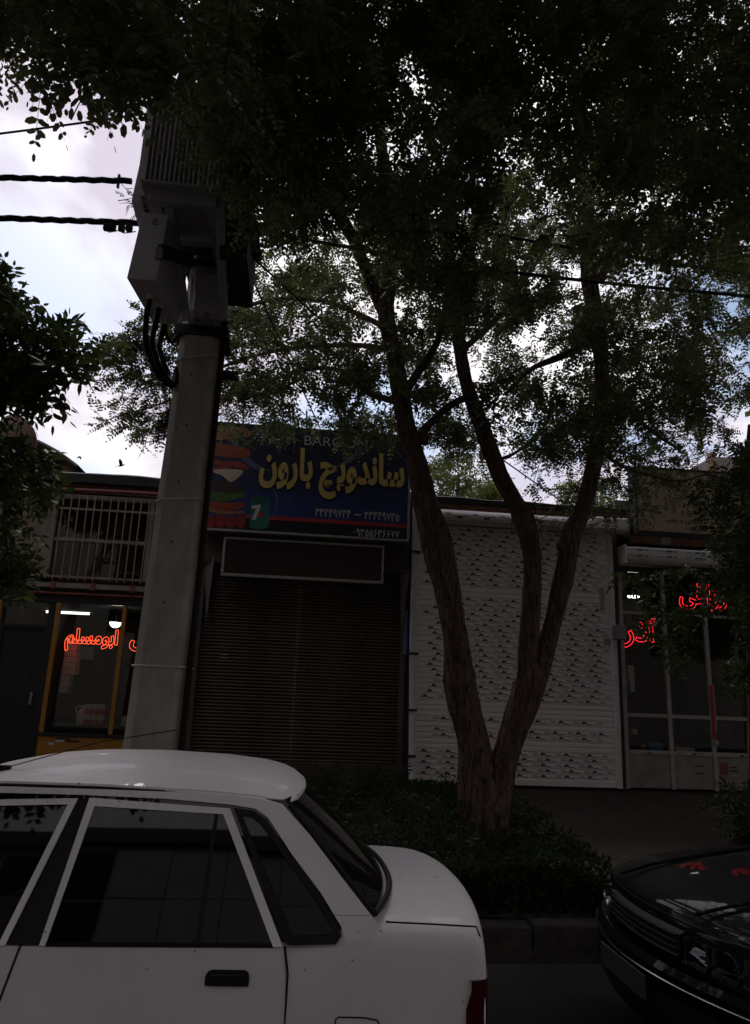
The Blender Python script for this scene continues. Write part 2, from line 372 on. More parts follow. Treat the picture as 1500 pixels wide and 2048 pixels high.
def font_mesh(s, offset=0.0):
    c = bpy.data.curves.new('lettering', 'FONT'); c.body = s; c.size = 1; c.resolution_u = 4; c.offset = offset; c.fill_mode = 'FRONT'
    o = bpy.data.objects.new('lettering', c); COL.objects.link(o)
    dg = bpy.context.evaluated_depsgraph_get(); dg.update()
    me = bpy.data.meshes.new_from_object(o.evaluated_get(dg))
    bpy.data.objects.remove(o); bpy.data.curves.remove(c)
    return me
def fit_text(s, box, offset):
    """letters scaled to fill box; offset (metres) thickens the strokes beyond it"""
    x0, x1, z0, z1 = box
    me = font_mesh(s); P = np.array([v.co[:2] for v in me.vertices]); bpy.data.meshes.remove(me)
    lo, hi = P.min(0), P.max(0); sx, sz = (x1 - x0) / (hi[0] - lo[0]), (z1 - z0) / (hi[1] - lo[1])
    me = font_mesh(s, offset * 2 / (sx + sz))
    bm = bmesh.new(); bm.from_mesh(me); bpy.data.meshes.remove(me)
    for v in bm.verts: v.co = (x0 + (v.co.x - lo[0]) * sx, z0 + (v.co.y - lo[1]) * sz, 0)
    return bm
def text_mesh(name, s, box, y, key, parent=None, offset=0.0, depth=0.002):
    """flat lettering standing in the plane Y=y, filling box = (x0, x1, z0, z1); letters get slightly different heights so joins do not overlap in one plane"""
    bm = fit_text(s, box, offset)
    seen = set(); isl = 0
    for v0 in bm.verts:
        if v0 in seen: continue
        st = [v0]; seen.add(v0); isl += 1
        while st:
            v = st.pop(); v.co.z = (isl % 7) * 0.0005
            for e in v.link_edges:
                w = e.other_vert(v)
                if w not in seen: seen.add(w); st.append(w)
    mb = MB(); bm.verts.index_update()
    mb.add([(v.co.x, y - depth - v.co.z, v.co.y) for v in bm.verts], [tuple(v.index for v in f.verts) for f in bm.faces])
    bm.free()
    return mb.build(name, key, parent, recalc=False)
def neon_paths(s, box, y, offset=.010, H=170):
    """outline of the joined letters: letters laid on a fine grid, their common edge traced and smoothed"""
    bm = fit_text(s, box, offset); bmesh.ops.triangulate(bm, faces=bm.faces)
    m = .05; x0, z0 = box[0] - m, box[2] - m; st = (box[3] - box[2] + 2 * m) / H; W = int((box[1] - box[0] + 2 * m) / st) + 2
    G = np.zeros((H + 2, W + 2), bool)
    for f in bm.faces:
        T = np.array([((v.co.x - x0) / st, (v.co.y - z0) / st) for v in f.verts])
        a, b_ = np.maximum(np.floor(T.min(0)).astype(int), 0), np.minimum(np.ceil(T.max(0)).astype(int) + 1, (W, H))
        if (b_ <= a).any(): continue
        X, Z = np.meshgrid(np.arange(a[0], b_[0]), np.arange(a[1], b_[1]))
        d = [(T[(i + 1) % 3][0] - T[i][0]) * (Z - T[i][1]) - (T[(i + 1) % 3][1] - T[i][1]) * (X - T[i][0]) for i in range(3)]
        G[a[1]:b_[1], a[0]:b_[0]] |= ((d[0] >= -.01) & (d[1] >= -.01) & (d[2] >= -.01)) | ((d[0] <= .01) & (d[1] <= .01) & (d[2] <= .01))
    bm.free()
    nxt = {}
    for j, i in zip(*np.nonzero(G)):
        for (dj, di, p, q) in ((0, -1, (i, j + 1), (i, j)), (-1, 0, (i, j), (i + 1, j)), (0, 1, (i + 1, j), (i + 1, j + 1)), (1, 0, (i + 1, j + 1), (i, j + 1))):
            jj, ii = j + dj, i + di
            if jj < 0 or ii < 0 or not G[jj, ii]: nxt.setdefault(p, []).append(q)
    out = []
    while nxt:
        p = next(iter(nxt)); loop = [p]
        while p in nxt:
            q = nxt[p].pop()
            if not nxt[p]: del nxt[p]
            if q == loop[0]: break
            loop.append(q); p = q
        if len(loop) < 26: continue
        L = np.array(loop, float)
        for _ in range(7): L = (np.roll(L, 1, 0) + 2 * L + np.roll(L, -1, 0)) / 4
        L = L[::3]
        out.append([(x0 + (u - .5) * st, y, z0 + (v - .5) * st) for u, v in L])
    return out
def closed_tube(mb, pts, r, n=6):
    P = [Vector(p) for p in pts]; Q = [P[0]]
    for p in P[1:]:
        if (p - Q[-1]).length > r * 0.6: Q.append(p)
    if len(Q) < 4: return
    Q.append(Q[0]); mb.tube(Q, r, n, cap=False)

# ================================================================== THE SETTING
FY = 11.0           # front line of the shops
GZ = 0.55           # pavement level at the shop fronts
def ground_z(y): return 0.16 + (GZ - 0.16) * max(0.0, min(1.0, (y - 6.0) / (FY - 6.0)))

mb = MB()
xs = np.linspace(-300, 300, 41); ys = [-300, -60, -9, -4, 0, 3, 5.2, 5.55]
mb.grid([[(x, y, 0.0) for x in xs] for y in ys])
tag(mb.build('road', 'asphalt'), kind='structure')
mb = MB(); mb.grid([[(x, y, z) for x in (-60, -20, -4, 0, 2, 6, 20, 60)] for y, z in ((5.52, 0.0), (5.56, -0.22), (5.82, -0.22), (5.84, 0.0))])
tag(mb.build('gutter', 'kerb'), kind='structure')
mb = MB(); mb.grid([[(x, y, ground_z(y) + 0.006 * math.sin(x * 1.7 + y)) for x in np.linspace(-60, 60, 121)] for y in (6.02, 6.6, 7.4, 8.4, 9.0, 9.6, 10.3, 11.2, 24)])
tag(mb.build('pavement', 'paving'), kind='structure')
mb = MB(); mb.grid([[(x, y, -0.5) for x in (-600, 600)] for y in (-600, 600)])
tag(mb.build('ground', 'soil'), kind='structure')
# kerb of single stones
kerb = tag(thing('kerb', None, None, (0, 5.93, 0.1)), kind='structure')
for i in range(24):
    x0 = -6.2 + i * 0.62
    b = MB(); b.box(x0 + 0.006, x0 + 0.614, 5.84 + random.uniform(-.008, .008), 6.02, -0.24, 0.165 + random.uniform(-.012, .008))
    b.build('kerb_stone', 'kerb', kerb, bevel=0.022, seg=3)
b = MB(); b.box(-60, -6.21, 5.84, 6.02, -.24, .16); b.box(8.69, 60, 5.84, 6.02, -.24, .16); b.build('kerb_run', 'kerb', kerb, bevel=.02)

# ================================================================== SHOP 1: the lit shop with barred upper window
t = thing('shop_building', 'low flat-roofed shop with barred upper window and ochre framed shopfront', 'building', (-4, FY, GZ))
shop1 = t
XL, XR = -14.0, -1.62
b = MB()
b.box(XL, XR, FY + 4.2, FY + 8, 0, 4.78)                               # body behind the room
b.box(XL, -4.75, FY + 0.05, FY + 4.2, 0, 4.6)
b.box(-4.75, XR, FY + 0.06, FY + 4.2, 4.30, 4.52)                      # roof slab
b.box(XR - 0.5, XR, FY + .02, FY + 4.2, 0, 4.55)
b.build('wall', 'dark_plaster', t)
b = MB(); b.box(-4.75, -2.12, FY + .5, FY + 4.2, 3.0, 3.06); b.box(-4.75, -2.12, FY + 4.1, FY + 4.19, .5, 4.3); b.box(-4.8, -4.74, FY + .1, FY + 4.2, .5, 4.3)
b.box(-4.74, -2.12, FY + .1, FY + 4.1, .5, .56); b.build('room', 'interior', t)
b = MB()                                                              # parapet, sagging bitumen edge
rows = []
for x in np.linspace(XL, XR, 60):
    zt = 4.80 + .03 * noise.noise((x * 1.3, 0, 0)) + .012 * noise.noise((x * 6, 3, 0)); zb = 4.62 + .03 * noise.noise((x * 2, 9, 0))
    rows.append([(x, FY - .02, zb), (x, FY - .10, zb + .02), (x, FY - .11, zt - .03), (x, FY - .05, zt), (x, FY + .4, zt - .02), (x, FY + .4, zb)])
b.grid(rows, close=True); b.build('parapet', 'bitumen', t)
b = MB()
b.box(XL, XR, FY - .015, FY + .2, 4.50, 4.63); b.build('brick_course', 'brick', t, bevel=.01)
b = MB(); b.tube([(x, FY - .12, 4.515 + .01 * math.sin(x * 2)) for x in np.linspace(-9, -1.9, 24)], .028, 8); b.build('eave_pipe', 'red_oxide', t, smooth=True)
# upper window
w = MB()
w.box(-8, -1.95, FY - .02, FY + .05, 4.40, 4.47)
w.box(-3.655, -3.59, FY - .03, FY + .05, 3.22, 4.40); w.box(-2.27, -2.205, FY - .03, FY + .05, 3.22, 4.40)
w.box(-3.59, -2.27, FY - .015, FY + .04, 3.765, 3.815)
w.box(-8, -3.655, FY + .0, FY + .04, 3.24, 4.40)
w = w.build('window_frame', 'old_frame', t, bevel=.004)
b = MB(); b.box(-3.59, -2.27, FY + .03, FY + .036, 3.22, 4.40); b.build('pane', 'glass', t)
b = MB(); b.box(-2.20, -1.95, FY + .03, FY + .036, 3.22, 4.40); b.build('pane', 'glass', t)
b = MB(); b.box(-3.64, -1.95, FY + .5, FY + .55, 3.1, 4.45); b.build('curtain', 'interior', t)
# grille: rails and bars
b = MB(); b.box(-4.6, -1.98, FY - .12, FY - .10, 4.215, 4.245); b.box(-4.6, -1.98, FY - .12, FY - .10, 3.215, 3.245); b.build('grille_rail', 'old_frame', t, bevel=.003)
for i in range(20):
    x = -4.16 + i * .1115
    if x > -2.0: break
    b = MB(); xx = x + random.uniform(-.006, .006); z0 = 3.18
    if abs(i - 12) < 1: z0 = 3.52
    b.tube([(xx, FY - .135, z0), (xx + random.uniform(-.01, .01), FY - .137, 3.9), (xx, FY - .135, 4.44)], .0095, 6); b.build('window_bar', 'old_frame', t, smooth=True)
b = MB(); b.box(-2.95, -2.74, FY - .15, FY - .11, 3.50, 3.53); b.build('bracket', 'black', t)
b = MB(); b.box(-6, -1.7, FY - .10, FY + .06, 3.07, 3.145); b.build('ledge_beam', 'old_frame', t, bevel=.008)
for x in (-3.9, -3.5, -2.95, -2.4):
    b = MB(); b.box(x, x + .05, FY - .13, FY - .101, 3.05, 3.16); b.build('bracket', 'red_oxide', t)
b = MB(); b.box(-6, -1.7, FY + .0, FY + .1, 2.98, 3.07); b.build('ledge_board', 'dark_plaster', t)
b = MB(); b.tube([(-6, FY - .06, 3.005), (-4, FY - .06, 2.995), (-1.8, FY - .06, 3.0)], .02, 8); b.build('eave_pipe', 'red_oxide', t, smooth=True)
b = MB(); b.box(-6, -1.7, FY - .03, FY + .08, 2.87, 2.95); b.build('shutter_lintel', 'black', t)
# shopfront
for x in (-4.22, -3.415, -2.495):
    b = MB(); b.box(x, x + .058, FY - .03, FY + .04, 1.09 if x > -4 else .55, 2.868); b.build('window_post', 'ochre', t, bevel=.004)
b = MB(); b.box(-3.415, -1.7, FY - .035, FY + .06, 1.045, 1.088); b.build('sill', 'black', t, bevel=.004)
b = MB(); b.box(-3.415, -1.7, FY - .02, FY + .03, .56, 1.043); b.build('lower_panel', 'ochre', t, bevel=.006)
for (x0, x1, z0, z1, k) in ((-3.18, -2.98, 1.005, 1.03, 'black'), (-3.185, -3.06, .975, 1.003, 'sign_white'), (-3.05, -2.86, .975, 1.0, 'black'), (-3.27, -3.19, .93, .965, 'sign_white')):
    b = MB(); b.box(x0, x1, FY - .024, FY - .02, z0, z1); b.build('sticker', k, t)
for x0, x1 in ((-3.357, -2.495), (-2.437, -1.72)):
    b = MB(); b.box(x0, x1, FY, FY + .006, 1.09, 2.868); b.build('pane', 'glass', t)
b = MB(); b.box(-4.16, -3.5, FY + .0, FY + .06, 2.50, 2.545); b.box(-3.52, -3.42, FY - .01, FY + .06, .55, 2.86); b.box(-4.16, -4.10, FY, FY + .06, .55, 2.5); b.build('door_frame', 'black', t)
b = MB(); b.box(-4.10, -3.52, FY + .02, FY + .026, 2.545, 2.86); b.build('pane', 'glass', t)
d = MB(); d.box(-4.10, -3.52, FY + .03, FY + .07, .57, 2.50); d = d.build('door', 'black', t)
b = MB(); b.box(-3.60, -3.57, FY - .03, FY + .03, 1.45, 1.62); b.build('handle', 'steel', d)
b = MB(); b.box(-4.0, -3.66, FY + .025, FY + .03, 1.75, 2.05); b.build('notice', 'interior_dark', d)
# inside
b = MB(); b.tube([(-4.42, FY + 2.7, 3.02 - .03), (-3.70, FY + 2.7, 2.965)], .022, 10); b.box(-4.5, -3.62, FY + 2.68, FY + 2.72, 3.0, 3.03)
tl = MB(); tl.tube([(-4.42, FY + 2.7, 2.97), (-3.68, FY + 2.7, 2.97)], .022, 10)
tt = thing('fluorescent_lamp', 'lit fluorescent tube on the ceiling inside the ochre framed shop', 'lamp', (-4.05, FY + 2.7, 3.0))
tl.build('tube', 'tube_light', tt, smooth=True); bb = MB(); bb.box(-4.5, -3.6, FY + 2.67, FY + 2.73, 2.99, 3.0); bb.build('batten', 'carton', tt)
c = at(231, 1245, FY + 1.4)
tt = thing('bowl_lamp', 'lit white half-bowl lamp hanging behind the ochre shopfront glass', 'lamp', tuple(c))
b = MB(); b.lathe(c, [(.001, -.085), (.04, -.078), (.07, -.055), (.088, -.02), (.092, 0), (.001, .001)], 20); b.build('shade', 'bowl_light', tt, smooth=True)
b = MB(); b.tube([(c.x, c.y, c.z), (c.x, c.y, 2.99)], .006, 6); b.build('cord', 'black', tt)
p0, p1 = at(143, 1292, FY + 4.05), at(185, 1320, FY + 4.05)
b = MB(); b.box(p0.x, p1.x, FY + 4.05, FY + 4.09, p1.z, p0.z); tag(b.build('wall_board', 'carton'), 'pale board on the rear wall inside the ochre framed shop', 'board')
for i in range(9):
    z = 1.62 + i * .086; xw = .17 - .05 * (i < 3)
    b = MB(); b.box(-3.30, -3.30 + xw + random.uniform(-.02, .02), FY + .25, FY + .45, z, z + .08)
    tag(b.build('carton', 'carton', bevel=.004), ('lowest', 'second', 'third', 'fourth', 'fifth', 'sixth', 'seventh', 'eighth', 'topmost')[i] + ' white carton' + (' from the bottom' if 0 < i < 8 else '') + ' of the stack beside the ochre window post', 'carton', 'white cartons stacked inside the window')
b = MB(); b.box(-3.36, -1.8, FY + .1, FY + .62, 1.13, 1.19); b.box(-3.36, -1.8, FY + .58, FY + .62, .56, 1.13); tag(b.build('display_counter', 'interior_dark'), 'dark low display counter behind the ochre framed shop window', 'counter')
p = at(165, 1441, FY + .4)
tt = thing('canister', 'white plastic canister with round handle in the shop window', 'canister', (p.x, p.y, 1.19))
b = MB(); b.lathe((p.x, p.y, 1.19), [(.001, 0), (.07, .0), (.085, .02), (.09, .1), (.085, .17), (.06, .22), (.03, .24), (.03, .27), (.001, .275)], 14); b.build('body', 'plastic_white', tt, smooth=True)
b = MB(); b.tube([(p.x - .04 + .055 * math.cos(a), p.y - .06, 1.40 + .05 * math.sin(a)) for a in np.linspace(0, 6.28, 13)], .014, 6); b.build('handle', 'plastic_white', tt, smooth=True)
for r_ in range(2):
    for i in range(3):
        b = MB(); x = -2.93 + i * .095; z = 1.19 + r_ * .15
        b.box(x, x + .085, FY + .3, FY + .42, z, z + .07, 'red_carton'); b.box(x, x + .085, FY + .3, FY + .42, z + .0705, z + .142, 'carton')
        tag(b.build('packet'), ('lower ', 'upper ')[r_] + ('first', 'second', 'third')[i] + ' red and white packet right of the white canister', 'packet', 'red and white packets in the window')
for i in range(3):
    b = MB(); x = -2.36 + i * .13; b.lathe((x, FY + .3, 1.19), [(.001, 0), (.045, 0), (.045, .1), (.03, .12), (.03, .14), (.001, .141)], 12)
    tag(b.build('jar', 'plastic_white', smooth=True), ('first', 'second', 'third')[i] + ' small pale jar right of the second ochre window post', 'jar', 'pale jars in the window')
b = MB(); b.box(-3.2, -2.15, FY + 3.7, FY + 4.05, 1.75, 1.78); b.box(-3.2, -2.15, FY + 3.7, FY + 4.05, 2.1, 2.13); tag(b.build('shelf', 'interior_dark'), 'double wooden shelf on the rear wall of the ochre framed shop', 'shelf')
for i in range(7):
    b = MB(); x = -3.12 + i * .14; hh = .10 + .12 * random.random(); b.lathe((x, FY + 3.85, 1.78), [(.001, 0), (.045, 0), (.045, hh * .7), (.02, hh), (.02, hh + .03), (.001, hh + .031)], 10)
    tag(b.build('bottle', ('interior', 'red_oxide', 'blue_goods', 'carton')[i % 4], smooth=True), ('first', 'second', 'third', 'fourth', 'fifth', 'sixth', 'seventh')[i] + ' bottle from the left on the rear shelf of the ochre framed shop', 'bottle', 'bottles on the rear shelf')
# neon
p0, p1 = at(127, 1291, FY - .04), at(233, 1268, FY - .04)
mb = MB()
for pts in neon_paths(fa('ابومسلم'), (p0.x, p1.x, at(180, 1301, FY - .04).z, at(231, 1261, FY - .04).z), FY + .035): closed_tube(mb, pts, .0036)
tag(mb.build('neon_sign', 'neon_orange', smooth=True), 'orange red outlined neon lettering between the two ochre window posts', 'neon sign')
p0, p1 = at(257, 1300, FY - .04), at(300, 1274, FY - .04)
mb = MB()
for pts in neon_paths('\ufbfc', (p0.x, p1.x, at(268, 1301, FY - .04).z, at(275, 1270, FY - .04).z), FY + .035): closed_tube(mb, pts, .0036)
tag(mb.build('neon_sign', 'neon_orange', smooth=True), 'single orange neon letter partly hidden by the concrete pole', 'neon sign')

# ================================================================== SHOP 2: closed sandwich shop
t = thing('shop_building', 'closed sandwich shop with brown roller shutter under the large blue sign', 'building', (0.1, FY, GZ))
b = MB(); b.box(-1.60, 1.72, FY + .3, FY + 8, 0, 4.85); b.box(-1.60, -1.46, FY, FY + .3, 0, 4.85); b.box(1.62, 1.72, FY, FY + .3, 0, 4.85); b.box(-1.46, 1.62, FY + .02, FY + .3, 3.5, 4.85)
b.build('wall', 'dark_plaster', t)
b = MB(); b.box(-1.46, 1.62, FY - .06, FY + .3, GZ, .76); b.build('step', 'dark_plaster', t, bevel=.01)
gr = MB(); gr.box(-1.455, -1.37, FY - .03, FY + .12, .76, 3.5); gr.box(1.54, 1.615, FY - .03, FY + .12, .76, 3.5); gr.box(-1.37, 1.54, FY + .04, FY + .1, .765, .80)
gr = gr.build('roller_shutter', 'shutter_dark', t, bevel=.005)
PH = .0475
prof = [(FY + .085, 0), (FY + .070, .004), (FY + .058, .014), (FY + .056, .026), (FY + .063, .038), (FY + .085, .0455)]
sb = MB(); sb.grid([[(x, y, z) for (y, z) in prof] for x in (-1.372, 1.542)]); slat = sb.build('slat', 'shutter_dark', gr, smooth=True, angle=60); slat.location = (0, 0, .80 - 0)
ORG[slat] = Vector((0, 0, 0)) if False else ORG[slat]
_base = slat.location.copy()
for i in range(1, 57):
    c = clone(slat, gr, (_base.x, _base.y + random.uniform(-.002, .002), _base.z + i * PH))
for (px, py0, py1, wd) in ((611, 1288, 1372, .018), (624, 1300, 1360, .01), (664, 1378, 1384, .16), (702, 1322, 1362, .012), (437, 1330, 1334, .03)):
    p0, p1 = at(px, py0, FY), at(px, py1, FY)
    zz = p1.z
    while zz < p0.z:
        b = MB(); b.box(p0.x, p0.x + wd * random.uniform(.6, 1.2), FY + .0535, FY + .0555, .80 + round((zz - .80) / PH) * PH + .012, .80 + round((zz - .80) / PH) * PH + .030); b.build('chalk_mark', 'plaster', t); zz += PH
for j in range(4):
    b = MB(); x = -1.055 + random.uniform(-.02, .02); z = .80 + (29 + j + (j > 1)) * PH + .012; b.box(x, x + .10, FY + .0535, FY + .0555, z, z + .018); b.build('tape_mark', 'alu' if j < 2 else 'red_oxide', t)
for x0 in (-1.40, 1.50):
    b = MB(); b.prism([(x0, FY - .05, 3.62), (x0 + .14, FY - .12, 3.62), (x0 + (.10 if x0 < 0 else .04), FY - .08, 2.65)], (0, .06, 0)); b.build('awning_bracket', 'plaster', t)
b = MB(); b.box(-1.46, 1.62, FY - .10, FY + .02, 3.55, 4.0); b.build('shutter_hood', 'dark_plaster', t, bevel=.01)
for x0 in (-1.50, 1.575):
    b = MB(); b.box(x0, x0 + .06, FY - .04, FY - .005, 2.35, 3.0); b.build('blue_strip', 'print_blue', t)
# LED message board
p0, p1 = (-1.12, 3.40), (1.215, 3.88)
t = thing('message_board', 'blank dark LED board with thin pale frame below the blue sign', 'sign', (0.05, FY - .25, 3.4))
b = MB(); b.box(-1.10, 1.195, FY - .24, FY - .12, 3.385, 3.885); b.build('screen', mat('led screen', (0.016, 0.006, 0.006), 0.35, var=0.3, vscale=30), t)
b = MB(); sl = .0
for (x0, x1, z0, z1) in ((-1.135, 1.225, 3.885, 3.92), (-1.135, 1.225, 3.345, 3.385), (-1.135, -1.10, 3.385, 3.885), (1.195, 1.225, 3.385, 3.885)): b.box(x0, x1, FY - .255, FY - .115, z0, z1)
b.build('frame', 'alu', t, bevel=.004)
# drainpipe
t = thing('drainpipe', 'thin grey drainpipe between the brown shutter and the white shutter', 'pipe', (1.72, FY - .1, GZ))
b = MB(); b.tube([(1.70, FY - .1, 4.7), (1.70, FY - .1, 2.6), (1.735, FY - .1, .75), (1.735, FY - .16, .62)], .042, 12); b.build('pipe', 'grey_paint', t, smooth=True)
for z in (3.86, 2.35, 1.55, .92):
    b = MB(); b.box(1.64, 1.79, FY - .15, FY - .04, z, z + .035); b.build('clamp', 'black', t)

# ------------------------------------------------------------------ the blue sandwich sign
SY = FY - .3
t = thing('shop_sign', 'large blue sandwich shop sign with yellow lettering and burger picture', 'sign', (0.1, SY, 4.0))
def sp(x, y, d=0.0):
    p = at(x, y, SY); return (p.x, SY - d, p.z)
XS0, XS1, ZS0, ZS1 = -1.40, 1.55, 4.02, 5.64
b = MB(); b.box(XS0, XS1, SY, SY + .16, ZS0, ZS1); b.build('panel', 'sign_blue', t)
b = MB(); b.box(XS0 - .01, XS1 + .03, SY - .02, SY + .18, ZS0 - .035, ZS0 - .001); b.box(XS1 + .001, XS1 + .035, SY - .02, SY + .18, ZS0, ZS1); b.build('frame', 'alu', t, bevel=.004)
b = MB(); b.box(XS0 - .01, XS1 + .03, SY - .01, SY + .18, ZS1 + .001, ZS1 + .02); b.build('top_edge', 'black', t)
zr = 4.20
b = MB(); b.box(XS0 + .55, XS1 - .001, SY - .003, SY - .001, zr, zr + .055); b.build('red_band', 'sign_red', t)
b = MB(); b.box(XS0 + .001, XS1 - .001, SY - .002, SY - .0005, ZS0 + .001, zr - .001); b.build('black_band', 'sign_outline', t)
def blob(name, key, pts, d, parent=None, rough=0):
    P = [sp(x, y, d) for x, y in pts]
    q = [tuple(p) for p in spline(P + [P[0]], 5)][:-1]
    if rough:
        q = [(x + rough * noise.noise((x * 40, z * 40, d * 99)), y, z + rough * noise.noise((z * 40, x * 40, 5 + d * 99))) for x, y, z in q]
    m_ = MB(); m_.add(q, [tuple(range(len(q)))])
    return m_.build(name, key, parent or t)
blob('printed_bun', 'bun', [(424, 852), (470, 853), (498, 860), (502, 870), (490, 876), (450, 879), (424, 878)], .003)
blob('printed_sausage', 'sausage', [(424, 884), (455, 889), (492, 896), (502, 908), (488, 916), (455, 915), (424, 908)], .003)
blob('printed_ketchup', 'ketchup', [(424, 919), (450, 922), (478, 923), (500, 936), (484, 938), (455, 930), (424, 930)], .003, rough=.02)
blob('printed_ketchup', 'ketchup', [(424, 936), (458, 928), (462, 936), (440, 944), (424, 946)], .004, rough=.012)
blob('printed_cheese', 'cheese', [(424, 940), (445, 938), (482, 940), (484, 948), (462, 964), (446, 952), (430, 946)], .005, rough=.006)
blob('printed_patty', 'patty', [(420, 962), (450, 960), (484, 974), (486, 986), (460, 992), (420, 984)], .003, rough=.008)
blob('printed_lettuce', 'lettuce', [(420, 984), (450, 986), (488, 986), (490, 994), (468, 999), (440, 1004), (420, 996)], .004, rough=.02)
blob('printed_bun', 'ketchup', [(417, 1000), (450, 1006), (486, 1005), (484, 1016), (450, 1022), (416, 1014)], .0035)
blob('printed_bun', 'bun', [(415, 1013), (450, 1022), (487, 1022), (486, 1027), (450, 1029), (415, 1022)], .0045)
for i in range(4):
    x = 420 + i * 20
    blob('printed_tomato', 'tomato', [(x - 8, 1036), (x, 1030), (x + 9, 1034), (x + 10, 1050), (x, 1057), (x - 8, 1050)], .0035 + i * .0004)
def arc(cx, cy, r, a0, a1, wd, key, d):
    m_ = MB(); A = np.linspace(R(a0), R(a1), 26)
    m_.grid([[sp(cx + r * math.cos(a), cy + r * math.sin(a), d), sp(cx + (r - wd * math.sin(math.pi * (i + .001) / 25.002)) * math.cos(a), cy + (r - wd * math.sin(math.pi * (i + .001) / 25.002)) * math.sin(a), d)] for i, a in enumerate(A)])
    m_.build('printed_bubble', key, t)
arc(545, 868, 74, 85, 175, 7, 'sign_lilac', .0015); arc(545, 860, 85, 100, 178, 12, 'sign_lilac', .001); arc(665, 878, 58, 10, 100, 9, 'sign_lilac', .0012)
arc(500, 1005, 56, -70, 60, 4, 'sign_lilac', .0012); arc(590, 938, 8, 180, 400, 2, 'sign_lilac', .0012); arc(579, 998, 5, 0, 360, 2, 'sign_lilac', .0012)
# soft-drink can
blob('printed_can', 'can_green', [(503, 1002), (507, 996), (535, 997), (539, 1004), (540, 1030), (537, 1053), (522, 1058), (503, 1056), (499, 1048), (501, 1020)], .006)
blob('printed_can_top', 'can_dark', [(505, 997), (520, 993), (536, 998), (537, 1005), (520, 1008), (504, 1005)], .0066)
P = [sp(504, 1012, .0072), sp(521, 1009, .0072), sp(521, 1014, .0072), sp(511, 1040, .0072), sp(503, 1039, .0072), sp(513, 1017, .0072), sp(504, 1018, .0072)]
m_ = MB(); m_.add(P, [tuple(range(7))]); m_.build('printed_figure', 'sign_white', t)
blob('printed_spot', 'sign_red', [(517, 1026), (522, 1022), (527, 1028), (523, 1037), (517, 1034)], .0075)
# lettering
bx = (at(520, 950, SY).x, at(807, 950, SY).x, at(705, 998, SY).z, at(613, 900, SY).z)
text_mesh('lettering_outline', fa('ساندویچ بارون'), bx, SY, 'sign_outline', t, offset=.037, depth=.004)
text_mesh('lettering', fa('ساندویچ بارون'), bx, SY, 'sign_yellow', t, offset=.021, depth=.009)
def digits(st, x0, x1, z0, z1):
    w = (x1 - x0) / len(st)
    STROKE = {'۳': [[(.26, 0), (.14, .5), (.08, 1)], [(.10, .95), (.2, .66), (.38, .64), (.48, .95)], [(.48, .95), (.56, .66), (.76, .64), (.9, 1)]], '۶': [[(.85, .92), (.5, 1), (.22, .8), (.36, .58), (.85, .56)], [(.8, .58), (.4, .34), (.08, 0)]]}
    for i, ch in enumerate(st):
        a = x0 + w * i; zc_ = (z0 + z1) / 2 + (.012 * (len(st) / 2 - i) / len(st)) * 0
        if ch == ' ': continue
        bx_ = (a + w * .12, a + w * .88, z0, z1)
        if ch in STROKE:
            m_ = MB(); hw_ = .0075
            for si, stp in enumerate(STROKE[ch]):
                P_ = [Vector((bx_[0] + u_ * (bx_[1] - bx_[0]), SY - .004 - si * .0004, z0 + v_ * (z1 - z0))) for u_, v_ in stp]
                rows_ = []
                for q_ in range(len(P_)):
                    tg = (P_[min(q_ + 1, len(P_) - 1)] - P_[max(q_ - 1, 0)]).normalized(); nn = Vector((-tg.z, 0, tg.x)) * hw_
                    rows_.append([tuple(P_[q_] - nn), tuple(P_[q_] + nn)])
                m_.grid(rows_)
            m_.build('phone_digit', 'sign_white', t); continue
        if ch == '۰': bx_ = (a + w * .35, a + w * .65, zc_ - w * .15, zc_ + w * .15)
        if ch == '–': bx_ = (a - w * .2, a + w * 1.2, zc_ - .006, zc_ + .006)
        text_mesh('phone_digit', ch, bx_, SY, 'sign_white', t, offset=.004, depth=.004)
digits('۳۳۴۴۹۷۴۴ – ۳۳۴۴۹۷۴۵', at(630, 1030, SY).x, at(799, 1036, SY).x, at(630, 1032, SY).z, at(630, 1017, SY).z)
digits('۰۹۳۵۵۶۳۶۶۷۷', at(703, 1066, SY).x, at(799, 1068, SY).x, at(703, 1071, SY).z, at(703, 1057, SY).z)
text_mesh('shop_name', 'BAROON', (at(609, 880, SY).x, at(735, 885, SY).x, at(609, 890, SY).z, at(609, 871, SY).z), SY, 'sign_white', t, offset=-.002, depth=.004)
for px in (486, 614):
    p = at(px, 852, SY + .08)
    b = MB(); b.tube([(p.x, SY + .08, 5.2), (p.x, SY + .08, 5.66), (p.x - .02, SY + .1, 5.98)], .014, 6); b.build('stay_rod', 'black', t)

